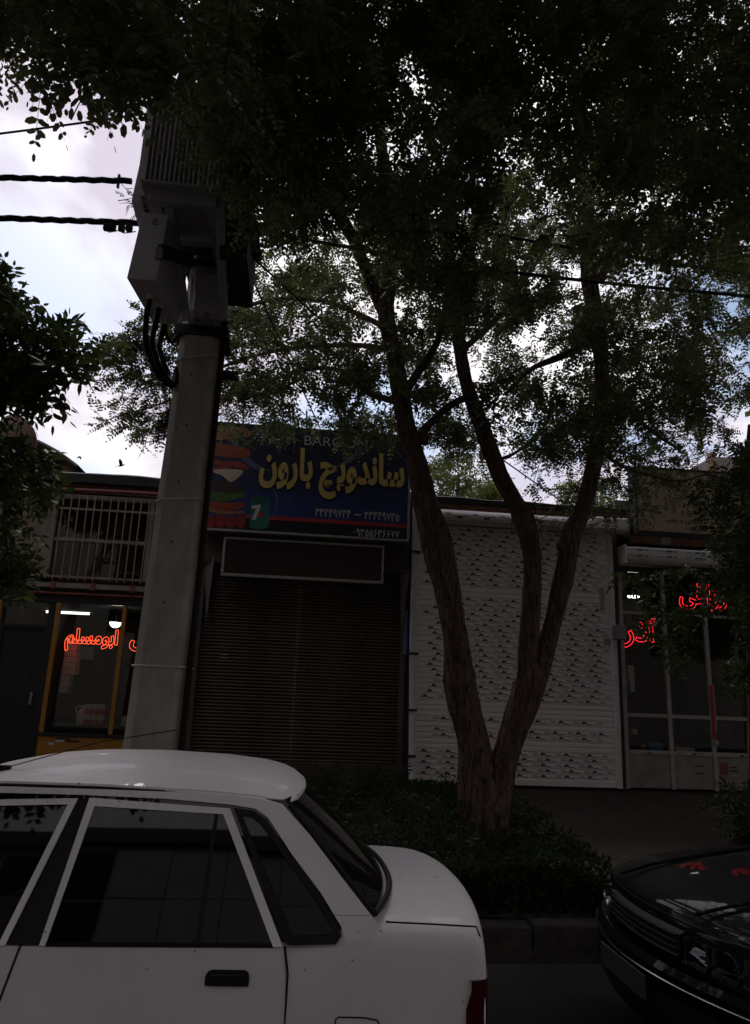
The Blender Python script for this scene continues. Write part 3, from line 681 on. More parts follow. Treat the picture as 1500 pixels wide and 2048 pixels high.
# ================================================================== SHOP 3: white shutter with printed film
t = thing('shop_building', 'brick topped shop unit closed by a white printed roller shutter', 'building', (3.3, FY, GZ))
b = MB(); b.box(1.725, 5.05, FY + .35, FY + 8, 0, 4.72); b.box(1.725, 1.765, FY + .02, FY + .35, 0, 4.72); b.box(4.87, 4.90, FY + .02, FY + .35, 0, 4.72); b.box(1.765, 4.87, FY + .04, FY + .35, 4.3, 4.72)
b.build('wall', 'dark_plaster', t)
b = MB()
rows = []
for x in np.linspace(1.72, 5.2, 30):
    zt = 4.80 + .02 * noise.noise((x * 1.9, 7, 0))
    rows.append([(x, FY - .02, 4.69), (x, FY - .07, 4.70), (x, FY - .08, zt - .02), (x, FY - .03, zt), (x, FY + .5, zt), (x, FY + .5, 4.69)])
b.grid(rows, close=True); b.build('parapet', 'bitumen', t)
for r_ in range(2):
    for i in range(17):
        x0 = 1.73 + i * .2 + (.1 if r_ else 0)
        b = MB(); b.box(x0, x0 + .188, FY - .035 + random.uniform(-.006, .006), FY + .04, 4.565 + r_ * .064, 4.565 + r_ * .064 + .054); b.build('brick', 'brick', t)
gr = MB(); gr.box(1.725, 1.80, FY - .06, FY + .02, .57, 4.36); gr.box(4.775, 4.862, FY - .06, FY + .02, .57, 4.36)
gr.box(1.80, 4.775, FY - .035, FY + .0, .575, .66)
gr = gr.build('roller_shutter', 'shutter_white', t, bevel=.006)
SP = .0762
def logo(b, x, z, y, s=1.0, flip=False):
    k = -1 if flip else 1
    def q(pts, d=0.0): b.add([(x + s * u, y - d, z + k * s * v) for u, v in pts], [tuple(range(len(pts)))], b.m('print_black'))
    q([(-.085, -.004), (-.040, .010), (-.034, .018), (-.05, .012), (-.088, .003)])
    q([(-.042, -.002), (-.016, .046), (.000, .046), (.010, .024), (.016, .040), (.026, .040), (.046, -.002), (.026, -.002), (.018, .014), (.010, .002), (-.006, .012), (-.020, -.002)], .0002)
    q([(.046, -.004), (.118, -.005), (.118, .006), (.046, .007)], .0002)
def textblock(b, x, z, y, flip=False):
    k = b.m('print_grey')
    for j in range(3):
        b.add([(x, y, z + .004 + j * .013), (x + .1 - .01 * j, y, z + .004 + j * .013), (x + .1 - .01 * j, y, z + .013 + j * .013), (x, y, z + .013 + j * .013)], [(0, 1, 2, 3)], k)
    b.add([(x - .09, y, z - .003), (x - .03, y, z - .003), (x - .03, y, z + .003), (x - .09, y, z + .003)], [(0, 1, 2, 3)], k)
sprof = [(FY + .02, .0), (FY - .0125, .0005), (FY - .0160, .005), (FY - .0165, .012), (FY - .0165, .062), (FY - .0145, .069), (FY - .0105, .0725), (FY + .02, .0755)]
def make_slat(o, printed=True):
    b = MB(); b.m('shutter_white')
    b.grid([[(x, y, z) for y, z in sprof] for x in (1.795, 4.78)], 'shutter_white')
    if printed:
        x = 1.80 + o
        while x < 4.66:
            if x > 1.9: logo(b, x, .028, FY - .0175, .98)
            if x + .3 < 4.77: textblock(b, x + .19, .024, FY - .0175)
            x += .352
    return b.build('slat', None, gr, smooth=True, angle=50, recalc=False)
protos = [make_slat(o) for o in (.05, .12, .19, .25, .31)] + [make_slat(0, False)]
plain = {5, 6, 9, 11, 12, 13, 34, 35}
random.seed(3); used = set(); k0 = 0
for i in range(49):
    if i in plain: k = 5
    else:
        k0 = (k0 + random.choice((1, 1, 2, 4))) % 5; k = k0
    loc = (0, random.uniform(-.0015, .0015), .66 + i * SP)
    if k not in used: protos[k].location = loc; used.add(k)
    else: clone(protos[k], gr, loc)
for k in range(6):
    if k not in used: bpy.data.objects.remove(protos[k])
# shutter roll box with printed film
b = MB(); b.m('shutter_white'); rows = []
for x in (1.80, 4.50):
    rows.append([(x, FY - .16 + .13 * (1 - math.cos(a)) * 1.0 - .06, 4.46 + .115 * math.sin(a)) for a in np.linspace(-1.9, 1.9, 17)])
b.grid(rows, 'shutter_white')
x = 1.95
while x < 4.4:
    logo(b, x, 4.463, FY - .224, 1.15, True); textblock(b, x + .2, 4.46, FY - .2235); x += .42
x = 1.9
while x < 4.4:
    b.add([(x, FY - .196, 4.372), (x + .1, FY - .196, 4.372), (x + .1, FY - .200, 4.380), (x, FY - .200, 4.380)], [(0, 1, 2, 3)], b.m('print_black')); x += .16
b.build('shutter_roll', None, t, smooth=True, recalc=False)
b = MB(); b.box(1.80, 4.5, FY - .08, FY + .04, 4.34, 4.56); b.build('roll_back', 'plaster', t)
b = MB(); b.box(4.46, 5.04, FY - .30, FY - .06, 4.36, 4.57); b.build('motor_cover', 'shutter_white', t, bevel=.04, seg=4)
for (x0, z0, x1, z1) in ((4.62, 3.15, 4.70, 3.52), (4.66, 2.62, 4.79, 2.72)):
    b = MB(); b.box(x0, x1, FY - .0215, FY - .0185, z0, z1); b.build('tape', 'print_grey', t)
tt = thing('meter_box', 'small grey electric box beside the white shutter near the red neon', 'electric box', (4.87, FY - .1, 2.7))
b = MB(); b.box(4.785, 4.955, FY - .18, FY - .062, 2.71, 2.93); b.build('body', 'steel', tt, bevel=.01)
b = MB(); b.tube([(4.83, FY - .12, 2.93), (4.83, FY - .12, 4.3)], .012, 6); b.build('conduit', 'black', tt)
b = MB(); b.tube([(4.885, FY - .08, .6), (4.885, FY - .08, 2.709)], .018, 6); b.build('conduit', 'black', tt)

# ================================================================== SHOP 4: glazed workshop with beige sign
t = thing('shop_building', 'glazed workshop with pale metal frames and kick panels at the right', 'building', (6.5, FY, GZ))
b = MB(); b.box(4.96, 16, FY + 4.0, FY + 8, 0, 4.95); b.box(8.4, 16, FY + .02, FY + 4, 0, 4.95); b.box(4.905, 4.955, FY + .02, FY + 4, 0, 4.68); b.box(4.96, 8.4, FY + .05, FY + 4, 4.35, 4.95)
b.build('wall', 'plaster', t)
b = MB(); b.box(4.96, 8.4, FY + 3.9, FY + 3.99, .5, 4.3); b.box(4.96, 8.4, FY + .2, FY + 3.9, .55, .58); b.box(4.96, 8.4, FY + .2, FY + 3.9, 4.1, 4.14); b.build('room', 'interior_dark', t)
for x in (4.925, 5.62, 6.29, 6.98):
    b = MB(); b.box(x, x + .062, FY - .03, FY + .03, .57, 3.78); b.build('window_post', 'alu', t, bevel=.004)
for z0, z1 in ((1.585, 1.64), (3.12, 3.165), (1.055, 1.115)):
    b = MB(); b.box(4.988, 7.6, FY - .022, FY + .024, z0, z1); b.build('window_rail', 'alu', t, bevel=.004)
b = MB(); b.box(4.93, 8.2, FY - .04, FY + .05, 3.78, 3.86); b.build('head_rail', 'dark_plaster', t)
for i, (x0, x1) in enumerate(((4.99, 5.615), (5.685, 6.285), (6.355, 6.975), (7.045, 7.6))):
    b = MB(); b.box(x0, x1, FY - .012, FY + .012, .585, 1.05); b.build('kick_panel', 'alu_panel', t, bevel=.006)
    for z0, z1 in ((1.12, 1.58), (1.645, 3.115), (3.17, 3.775)):
        b = MB(); b.box(x0, x1, FY, FY + .005, z0, z1); b.build('pane', 'glass', t)
for x0, z0, x1, z1, k in ((6.0, .905, 6.12, .925, 'black'), (6.0, .80, 6.12, .82, 'black'), (6.40, .80, 6.52, .97, 'red_oxide'), (6.55, .90, 6.66, .92, 'black'), (6.55, .85, 6.66, .87, 'black'), (6.46, .76, 6.66, .765, 'black')):
    b = MB(); b.box(x0, x1, FY - .02, FY - .013, z0, z1); b.build('sticker', k, t)
for x in (5.27, 5.98, 6.72):
    b = MB(); b.box(x, x + .05, FY - .035, FY - .022, 1.07, 1.09); b.build('latch', 'black', t)
b = MB(); b.box(6.305, 6.352, FY - .05, FY - .031, 1.3, 2.1, 'red_paint'); b.box(6.353, 6.37, FY - .045, FY - .028, 1.4, 2.1, 'alu'); b.build('door_bar', None, t)
b = MB(); b.box(6.30, 6.38, FY - .06, FY - .031, 1.22, 1.29); b.build('lock', 'steel', t, bevel=.005)
b = MB(); rows = []
for x in (4.98, 7.8): rows.append([(x, FY - .20 + .11 * (1 - math.cos(a)) - .06, 4.02 + .135 * math.sin(a)) for a in np.linspace(-2.0, 2.0, 17)])
b.grid(rows, 'shutter_white')
for z in (4.075, 3.985):
    x = 5.12
    while x < 6.9:
        k = b.m('print_blue'); y = FY - .2615
        b.add([(x, y, z), (x + .1, y, z), (x + .14, y, z + .028), (x + .04, y, z + .026)], [(0, 1, 2, 3)], k)
        b.add([(x + .15, y, z), (x + .20, y, z), (x + .20, y, z + .022), (x + .15, y, z + .022)], [(0, 1, 2, 3)], k)
        b.add([(x - .12, y, z + .01), (x - .02, y, z + .01), (x - .02, y, z + .018), (x - .12, y, z + .018)], [(0, 1, 2, 3)], k); x += .47
b.build('shutter_roll', None, t, smooth=True, recalc=False)
b = MB(); b.box(4.95, 4.98, FY - .27, FY + .02, 3.87, 4.17); b.build('roll_end', 'shutter_white', t, bevel=.01)
for i in range(17):
    x = 5.14 + i * .17
    b = MB(); b.box(x, x + .155, FY - .08 + random.uniform(-.01, .01), FY + .04, 4.235, 4.365); b.build('cladding_strip', 'brick' if i != 3 else 'alu', t)
# the beige sign
SY2 = FY - .42
t = thing('shop_sign', 'faded beige workshop sign board with dark brown script on the right shop', 'sign', (6.4, SY2, 4.3))
b = MB(); b.box(5.11, 8.0, SY2, SY2 + .22, 4.36, 5.36); b.build('panel', 'beige_sign', t)
b = MB(); b.box(5.08, 5.108, SY2 - .01, SY2 + .23, 4.33, 5.38); b.box(5.108, 8.0, SY2 - .01, SY2 + .23, 4.325, 4.359); b.box(5.108, 8.0, SY2 - .01, SY2 + .23, 5.361, 5.39); b.build('frame', 'bitumen', t)
def fz(x, y): return at(x, y, SY2)
text_mesh('lettering', fa('تراشکاری ، فلنسازی و'), (fz(1362, 1025).x, fz(1470, 1025).x, 4.645, 4.745), SY2, 'beige_ink', t, offset=.003)
text_mesh('lettering', fa('خمید') + '', (6.62, 6.78, 4.49, 4.60), SY2, 'beige_ink', t, offset=.003)
text_mesh('lettering', fa('و فلانچ ساز عربی و رومی'), (fz(1330, 1040).x, 6.56, 4.49, 4.60), SY2, 'beige_ink', t, offset=.003)
text_mesh('lettering', fa('رومی ساز'), (5.86, 6.22, 4.395, 4.45), SY2, 'beige_ink', t, offset=.001)
text_mesh('faded_lettering', fa('آذر رزاقی'), (5.62, 6.7, 4.82, 5.16), SY2, 'beige_faded', t, offset=.006)
for (x0, x1, z0, z1) in ((5.55, 5.60, 4.70, 4.92), (5.66, 5.74, 4.66, 4.88), (5.15, 5.42, 4.655, 4.70)):
    b = MB(); b.box(x0, x1, SY2 - .003, SY2 - .001, z0, z1); b.build('faded_mark', 'beige_faded', t)
b = MB(); cx, cz, rr = 5.265, 4.485, .115
b.grid([[(cx + r_ * math.cos(a), SY2 - .003, cz + r_ * math.sin(a)) for a in np.linspace(0, 2 * math.pi, 33)] for r_ in (rr, rr - .012)]); b.build('round_emblem', 'beige_ink', t)
text_mesh('emblem_letters', 'IRA', (5.20, 5.335, 4.435, 4.545), SY2, 'beige_ink', t, offset=.0)
# red neon
def neon(word, x0, x1, z0, z1, label, y=FY + .03):
    mb = MB()
    for pts in neon_paths(fa(word), (x0, x1, z0, z1), y): closed_tube(mb, pts, .0046)
    return tag(mb.build('neon_sign', 'neon_red', smooth=True), label, 'neon sign')
neon('آذر', 5.01, 5.52, 2.62, 3.07, 'red neon lettering low in the first pane beside the electric box')
neon('رزاقی', 5.95, 6.72, 3.25, 3.66, 'red neon lettering high in the workshop window behind leaves')
c = at(1267, 1192, FY + 1.2)
tt = thing('ceiling_lamp', 'flat lit round lamp inside the workshop above the red neon', 'lamp', tuple(c))
b = MB(); b.lathe(c, [(.001, -.03), (.09, -.025), (.105, 0), (.001, .002)], 18); b.build('shade', 'bowl_light', tt, smooth=True)
b = MB(); b.tube([(c.x, c.y, c.z), (c.x, c.y, 4.1)], .008, 6); b.build('stem', 'black', tt)
# goods inside
for (px, py, s, k, lab) in ((1290, 1497, .07, 'carton', 'pale round tin on the workshop window ledge'), (1308, 1495, .075, 'yellow_goods', 'yellow round tin on the workshop window ledge'), (1352, 1495, .05, 'sausage', 'orange round tin on the workshop window ledge'), (1268, 1462, .05, 'carton', 'small pale tin on the upper workshop shelf')):
    p = at(px, py, FY + .35); b = MB(); b.lathe((p.x, p.y, p.z - s), [(.001, 0), (s * .9, 0), (s, .01), (s, s * 1.6), (s * .9, s * 1.7), (.001, s * 1.7)], 14)
    tag(b.build('tin', k, smooth=True), lab, 'tin')
b = MB(); b.box(4.99, 7.4, FY + .12, FY + .6, 1.02, 1.05); b.box(4.99, 5.35, FY + .2, FY + .5, 1.27, 1.29); tag(b.build('window_ledge', 'interior_dark'), 'dark display ledge inside the workshop window', 'ledge')
for (x0, x1, z0, z1, k, lab) in ((5.02, 5.14, 1.9, 2.12, 'blue_goods', 'blue packet hanging by the first workshop post'), (5.1, 5.2, 1.95, 2.35, 'carton', 'white paper notice inside the first workshop pane'), (5.38, 5.6, 1.06, 1.22, 'blue_goods', 'blue box on the workshop window ledge'), (5.8, 6.1, 1.06, 1.16, 'carton', 'white papers lying on the workshop window ledge')):
    b = MB(); b.box(x0, x1, FY + .14, FY + .24, z0, z1); tag(b.build('box', k, bevel=.004), lab, 'box')

# ================================================================== buildings behind
t = thing('back_building', 'old brick house with curved eave behind the left shop roof', 'building', (-5.4, 15, 4.8))
def bp(x, y, Y=15.0): return at(x, y, Y)
b = MB(); top = [bp(-60, 880), bp(20, 884), bp(75, 897), (bp(118, 918)), bp(146, 937), bp(146, 1000), bp(-60, 1000)]
b.prism([tuple(p) for p in top], (0, 5, 0)); b.build('wall', 'brick', t)
b = MB(); rows = []
for (x, y) in spline([(-60, 872), (28, 876), (75, 884), (120, 906), (150, 927), (162, 936)], 4):
    p = bp(x, y); rows.append([(p.x, 14.75, p.z), (p.x, 14.7, p.z - .05), (p.x, 14.78, p.z - .11), (p.x, 15.05, p.z - .13), (p.x, 20, p.z - .1), (p.x, 20, p.z + .03)])
b.grid(rows, close=True); b.build('eave', 'kerb', t)
wn = MB(); p0, p1 = bp(44, 905), bp(112, 960); wn.box(p0.x, p1.x, 14.93, 14.99, p1.z, p0.z); wn = wn.build('window', 'box_white', t)
b = MB(); b.box(p1.x - .1, p1.x, 14.9, 14.95, p1.z, p0.z); b.box(p0.x, p0.x + .05, 14.9, 14.95, p1.z, p0.z); b.build('frame', 'old_frame', wn)
for i in range(2):
    x0 = p0.x + .08 + i * .28; b = MB(); b.box(x0, x0 + .2, 14.91, 14.925, p1.z, p0.z - .08); b.build('pane', 'car_glass', wn)
c = at(36, 872, 14.0)
t = thing('satellite_dish', 'rust brown satellite dish on the roof above the left tree', 'dish', (c.x, 14, 4.8))
b = MB(); rows = []
ax = Vector((.35, .75, .55)).normalized(); e1 = ax.orthogonal().normalized(); e1 = Vector((0.9, -.42, 0)).normalized(); e1 = (e1 - ax * e1.dot(ax)).normalized(); e2 = ax.cross(e1)
for r_, h in ((.001, -.10), (.15, -.09), (.28, -.055), (.38, -.01), (.42, .015), (.42, .0), (.38, -.025), (.28, -.07), (.15, -.105), (.001, -.115)):
    rows.append([tuple(c + (e1 * math.cos(a) + e2 * math.sin(a)) * r_ + ax * h) for a in np.linspace(0, 2 * math.pi, 25)])
b.grid(rows); b.build('reflector', 'dish', t, smooth=True)
p = at(50, 955, 14.0)
b = MB(); b.tube([(p.x, 14, 4.7), (p.x, 14.0, c.z - .05), tuple(c - ax * .1)], .03, 8); b.build('mast', 'black', t)
b = MB(); b.tube([tuple(c - e2 * .4), tuple(c + ax * .45 - e2 * .1)], .014, 6); b.build('feed_arm', 'black', t)
t = thing('back_building', 'plain grey block with stub chimney rising behind the beige sign', 'building', (13, 20, 0))
b = MB(); b.box(12.1, 22, 20, 27, 0, 9.1); b.build('wall', 'plaster', t, bevel=.02)
b = MB(); b.box(11.86, 12.02, 19.7, 19.9, 7.2, 9.12); b.build('chimney', 'brick', t)
b = MB(); b.box(11.2, 12.098, 19.9, 26, 0, 8.6); b.build('side_wing', 'plaster', t)
# opposite side of the street (behind the camera): what the glass reflects
t = thing('opposite_building', 'long three storey stone panelled terrace across the street', 'building', (0, -11, 0))
b = MB(); b.box(-60, 60, -20, -11, 0, 11.9); b.build('wall', 'stone_b', t)
b = MB(); b.box(-60, 60, -11.4, -10.8, 11.9, 12.3); b.build('cornice', 'black', t)
b = MB()
for i in range(-14, 15): b.box(i * 3.1 - 1.2, i * 3.1 + 1.2, -11, -10.96, .3, 3.1)
b = b.build('shutters', 'stone_b', t); b['kind'] = 'stuff'
b = MB(); c_ = MB(); rr_ = random.Random(4)
for j in range(6):
    for i in range(-30, 30):
        x0 = i * 1.35
        if (i // 3) % 3 == 1: c_.box(x0 + .05, x0 + 1.30, -11, -10.96, 4.0 + j * 1.3, 5.2 + j * 1.3)
        elif j > 2: b.box(x0 + .02, x0 + 1.33, -11, -10.95 + rr_.uniform(-.01, .01), 4.0 + j * 1.3, 5.27 + j * 1.3)
b = b.build('stone_panels', 'stone_a', t); b['kind'] = 'stuff'
c_ = c_.build('windows', 'car_glass', t); c_['kind'] = 'stuff'
# ================================================================== POLE, TRANSFORMER, CABLES
PY = 6.5
pole = thing('utility_pole', 'square tapered concrete utility pole carrying the transformer', 'utility pole', (-1.1, PY, 0.2))
b = MB(); rows = []
for i, z in enumerate(np.linspace(0.1, 9.6, 39)):
    t_ = z / 9.6; cx = -1.125 + .075 * (z - 1.2) / 3.9 * 1.0; cx = -1.12 + .016 * z
    h = .235 - .010 * z; c_ = h * .36
    wob = .002 * math.sin(z * 5)
    rows.append([(cx + x + wob, PY + y, z) for x, y in ((-h + c_, -h), (h - c_, -h), (h, -h + c_), (h, h - c_), (h - c_, h), (-h + c_, h), (-h, h - c_), (-h, -h + c_))])
b.grid(rows, close=True); b.build('shaft', 'concrete', pole, bevel=.012, seg=2)
def pole_x(z): return -1.12 + .016 * z
def pole_h(z): return .235 - .010 * z
for (px, py) in ((373, 840 + 9), (357, 963 - 0), (343, 1083), (328, 1205), (314, 1334), (352, 1083 - 230), (382, 747)):
    p = at(px, py, PY - .215)
    b = MB(); b.lathe((p.x, PY - pole_h(p.z) - .003, p.z), [(.001, 0), (.010, 0), (.010, .01), (.001, .01)], 8, axis='Y'); b.build('bolt_hole', 'black', pole)
for z, tl_ in ((4.67, .045), (3.33, .02), (1.92, 0.0)):
    b = MB(); h = pole_h(z) + .006; cx = pole_x(z)
    pts = [(cx - h + .06, PY - h), (cx + h - .06, PY - h), (cx + h, PY - h + .07), (cx + h, PY + h - .06), (cx + h - .06, PY + h), (cx - h + .06, PY + h), (cx - h, PY + h - .06), (cx - h, PY - h + .06), (cx - h + .06, PY - h)]
    b.tube([(x, y, z + tl_ * math.sin((x - cx) * 5)) for x, y in pts], .009, 6); b.build('strap', 'box_white', pole)
b = MB()
b.tube([(pole_x(z) + pole_h(z) + .022, PY - pole_h(z) + .055 + .006 * math.sin(z * 3), z) for z in np.linspace(.2, 5.1, 30)], .026, 8); b.build('riser_cable', 'rubber', pole, smooth=True)
for z, h_ in ((4.93, .10), (5.62, .07)):
    h = pole_h(z) + .02; b = MB(); b.box(pole_x(z) - h - .03, pole_x(z) + h + .05, PY - h, PY + h, z - h_ / 2, z + h_ / 2); b.build('collar', 'black', pole, bevel=.01)
b = MB(); b.box(pole_x(4.6) + .17, pole_x(4.6) + .36, PY - .05, PY + .02, 4.55, 4.62); b.build('side_bracket', 'black', pole)

TY0, TY1 = 5.35, 6.15
tr = thing('transformer', 'grey finned transformer on a steel cantilever frame high on the pole', 'transformer', (-1.0, 5.8, 5.9))
pbl, pbr = at(283, 363, TY0), at(505, 378, TY0)
XA, XB = pbl.x, pbr.x; ZB = pbl.z; ZT = ZB + .95
b = MB(); b.box(XA + .04, XB - .04, TY0 + .10, TY1, ZB + .02, ZT - .02); b.build('tank', 'fin_paint', tr)
b = MB(); b.box(XA - .01, XB + .01, TY0 - .01, TY1 + .05, ZB - .005, ZB + .022); b.build('tank_rim', 'fin_paint', tr, bevel=.006); b = MB(); b.box(XA - .02, XB + .02, TY0 - .02, TY1 + .05, ZT - .015, ZT + .05); b.build('tank_lid', 'fin_paint', tr, bevel=.006)
n = 23
for i in range(n):
    x = XA + .02 + (XB - XA - .04) * i / (n - 1)
    b = MB(); b.box(x - .006, x + .006, TY0, TY0 + .12, ZB + .023, ZT - .016); b.build('cooling_fin', 'grey_paint', tr, bevel=.003)
for i in range(8):
    y = TY0 + .14 + i * .085
    b = MB(); b.box(XA - .07, XA + .04, y - .006, y + .006, ZB + .03, ZT - .03); b.build('cooling_fin', 'grey_paint', tr)
b = MB(); b.hexa([tuple(at(262, 402, 5.62)), tuple(at(283, 402, 5.62)), tuple(at(303, 264, 5.62)), tuple(at(293, 263, 5.62))], [tuple(at(262, 402, 5.62) + Vector((-.02, .5, 0))), tuple(at(283, 402, 5.62) + Vector((-.02, .5, 0))), tuple(at(303, 264, 5.62) + Vector((0, .5, 0))), tuple(at(293, 263, 5.62) + Vector((0, .5, 0)))])
b.build('side_tank', 'grey_paint', tr, bevel=.01)
for i in range(3):
    x = XA + .2 + i * .38; b = MB(); b.lathe((x, TY0 + .45, ZT + .05), [(.001, 0), (.05, 0), (.03, .03), (.065, .07), (.03, .1), (.06, .14), (.028, .17), (.05, .21), (.015, .24), (.012, .3), (.001, .3)], 14); b.build('bushing', 'dish', tr, smooth=True)
# frame: front channel, side channels, braces
c0, c1 = at(297, 388, 5.42), at(434, 397, 5.42)
zc = c0.z; b = MB(); b.box(c0.x, c1.x, 5.42, 5.50, zc - .055, zc + .055); b.build('front_channel', 'beam_paint', tr, bevel=.006)
for x in (c0.x + .005, c1.x - .095):
    b = MB(); b.box(x, x + .09, 5.503, 6.75, zc - .05, zc + .05); b.build('side_channel', 'beam_paint', tr, bevel=.006)
b = MB(); b.box(c0.x + .1, c1.x - .1, 5.9, 5.96, zc - .045, zc + .05); b.build('cross_channel', 'box_white', tr, bevel=.004)
b = MB(); b.box(c0.x - .05, c1.x + .32, 5.75, 6.34, zc + .056, zc + .075); b.build('base_plate', 'dark_plaster', tr)
def bar(b, p, q, w, d):
    p, q = Vector(p), Vector(q); t_ = (q - p).normalized(); sx = Vector((1, 0, 0)); sx = (sx - t_ * sx.dot(t_)).normalized(); sy = t_.cross(sx)
    f = [p + sx * a * w + sy * c_ * d for a, c_ in ((-1, -1), (1, -1), (1, 1), (-1, 1))]; g_ = [v + (q - p) for v in f]; b.hexa(f, g_)
for px0, px1 in ((337, 372), (440, 447)):
    p = at(px0, 402, 5.50); q = at(px1, 640, 6.22)
    b = MB(); bar(b, p, q, .040, .035); b.build('brace', 'beam_paint', tr, bevel=.005)
p, q = at(475, 535, 6.3), at(448, 572, 6.1); b = MB(); bar(b, p, q, .03, .012); b.build('tie_plate', 'steel', tr)
# right hand box under the plate
p0, p1 = at(448, 400, 5.7), at(497, 418, 5.7)
b = MB(); b.box(p0.x, p1.x, 5.7, 6.25, p1.z, p0.z); b.build('terminal_box', 'old_frame', tr, bevel=.008)
b = MB(); b.box(p0.x, p1.x + .02, 5.72, 6.6, p1.z - .45, p1.z - .003); b.build('lower_box', 'dark_plaster', tr, bevel=.008)
b = MB(); b.tube([(p0.x + .02, 5.69, p1.z + .06), (p1.x - .08, 5.69, p1.z + .055)], .012, 6); b.build('rod', 'black', tr)

# switch cabinet
cab = thing('switch_cabinet', 'pale grey cable cabinet hanging left of the pole under the transformer', 'cabinet', (-1.45, 5.7, 5.0))
fb = [at(253, 556, 5.40), at(313, 561, 5.40), at(337, 430, 5.50), at(285, 424, 5.50)]
dp = atz(306, 645, fb[0].z) - fb[0]; dp2 = Vector((dp.x * .9, dp.y, 0))
b = MB(); b.hexa([tuple(v) for v in fb], [tuple(v + dp2) for v in fb]); b.build('body', 'grey_paint', cab, bevel=.008)
fd = (fb[0] - fb[1]); 
def fpt(u, v, d=.004):
    p = fb[0] * (1 - u) * (1 - v) + fb[1] * u * (1 - v) + fb[2] * u * v + fb[3] * (1 - u) * v; return p + Vector((0, -d, 0))
for i in range(5):
    v = .97 - .022 * i - .06
    b = MB(); b.add([tuple(fpt(.45, v)), tuple(fpt(.68, v)), tuple(fpt(.68, v + .011)), tuple(fpt(.45, v + .011))], [(0, 1, 2, 3)]); b.build('vent_slot', 'black', cab)
b = MB(); b.add([tuple(fpt(.04, .98, .003)), tuple(fpt(.96, .98, .003)), tuple(fpt(.96, .70, .003)), tuple(fpt(.04, .70, .003))], [(0, 1, 2, 3)]); b.build('door_panel', 'grey_paint', cab)
b = MB(); a = fpt(.82, .30, .02); b.box(a.x, a.x + .06, a.y - .01, a.y + .03, a.z, a.z + .10); b.build('lock_hasp', 'steel', cab, bevel=.005)
b = MB(); a = fpt(.9, .45, .0); bar(b, a, a + Vector((.22, .25, .08)), .02, .05); b.build('support_arm', 'black', cab)
zb_ = fb[0].z
for (px, py, ks) in ((302, 590, 0), (320, 607, 1), (330, 640, 2)):
    g0 = atz(px, py, zb_); lo = at(343 + ks * 5, 772 - ks * 3, PY - .16); en = at(354, 742 - ks * 3, PY - .12)
    m1 = at(293 + 12 * ks, 690, g0.y + .2)
    b = MB(); b.lathe((g0.x, g0.y, zb_ - .05), [(.001, 0), (.035, 0), (.035, .05), (.001, .05)], 10); b.build('cable_gland', 'box_white', cab)
    b = MB(); b.tube([tuple(p) for p in spline([g0, g0 + Vector((-.015, 0, -.18)), m1, at(315 + ks * 10, 745, g0.y + .45), lo, en, (pole_x(4) - .1, PY, 4.55)], 6)], .024, 8); b.build('cable', 'rubber', cab, smooth=True)
g0 = atz(334, 640, zb_); b = MB(); b.tube([tuple(p) for p in spline([g0, at(331, 665, 6.2), at(342, 684, 6.25), at(356, 668, 6.3), at(366, 648, 6.4)], 6)], .017, 8); b.build('cable', 'rubber', cab, smooth=True)
# small metal box on the pole face
mbx = thing('junction_box', 'small pale grey metal box strapped to the pole front', 'electric box', (-.93, 6.2, 5.1))
q0, q1, q2, q3 = at(386, 622, 6.12), at(438, 624, 6.12), at(434, 548, 6.14), at(390, 548, 6.14)
b = MB(); b.hexa([tuple(v) for v in (q0, q1, q2, q3)], [tuple(v + Vector((0, .15, 0))) for v in (q0, q1, q2, q3)]); b.build('body', 'box_white', mbx, bevel=.012)
b = MB(); s0, s1, s2, s3 = at(374, 636, 6.2), at(389, 636, 6.2), at(389, 552, 6.2), at(382, 552, 6.2); b.hexa([tuple(v) for v in (s0, s1, s2, s3)], [tuple(v + Vector((0, .14, 0))) for v in (s0, s1, s2, s3)]); b.build('side_cover', 'carton', mbx, bevel=.008)
b = MB(); b.box(q0.x + .1, q0.x + .13, 6.12, 6.2, q0.z - .09, q0.z); b.build('latch', 'steel', mbx)

# overhead cables
def twisted(p, q, r, pitch, n=3, sag=.0, rr=.016):
    p, q = Vector(p), Vector(q); L_ = (q - p).length; t_ = (q - p).normalized(); e1 = t_.orthogonal().normalized(); e2 = t_.cross(e1); b = MB()
    N_ = int(L_ / .09)
    for k in range(n):
        pts = []
        for i in range(N_ + 1):
            s = i / N_; a = 2 * math.pi * (s * L_ / pitch + k / n) + .5 * math.sin(s * 40)
            c_ = p.lerp(q, s) + Vector((0, 0, -sag * 4 * s * (1 - s)))
            pts.append(tuple(c_ + (e1 * math.cos(a) + e2 * math.sin(a)) * rr))
        b.tube(pts, r, 6)
    return b
for (y0, x1, y1, lab) in ((355, 264, 362, 'upper twisted black cable running left from the transformer'), (436, 282, 446, 'lower twisted black cable with clamps running left from the cabinet')):
    q = at(x1, y1, 6.35); p = at(0, y0, 6.35); far = q + (p - q) * 9
    th = thing('overhead_cable', lab, 'cable', tuple(q), 'twisted overhead cables')
    twisted(far, q, .017, .55).build('strand', 'rubber', th, smooth=True)
    if y0 > 400:
        for px in (213, 225, 243, 258):
            c_ = at(px, 455 + (px - 213) * .04, 6.33); b = MB(); b.box(c_.x - .03, c_.x + .03, 6.31, 6.36, c_.z - .028, c_.z + .04); b.build('clamp', 'rubber', th, bevel=.01)
        b = MB(); b.tube([tuple(v) for v in spline([at(214, 452, 6.33), at(217, 464, 6.33), at(238, 461, 6.33), at(248, 466, 6.33), at(272, 463, 6.33)], 6)], .005, 5); b.build('tail_wire', 'rubber', th)
    else:
        c_ = at(237, 362, 6.33); b = MB(); b.box(c_.x - .01, c_.x + .01, 6.32, 6.35, c_.z - .07, c_.z + .07); b.build('clamp', 'rubber', th)
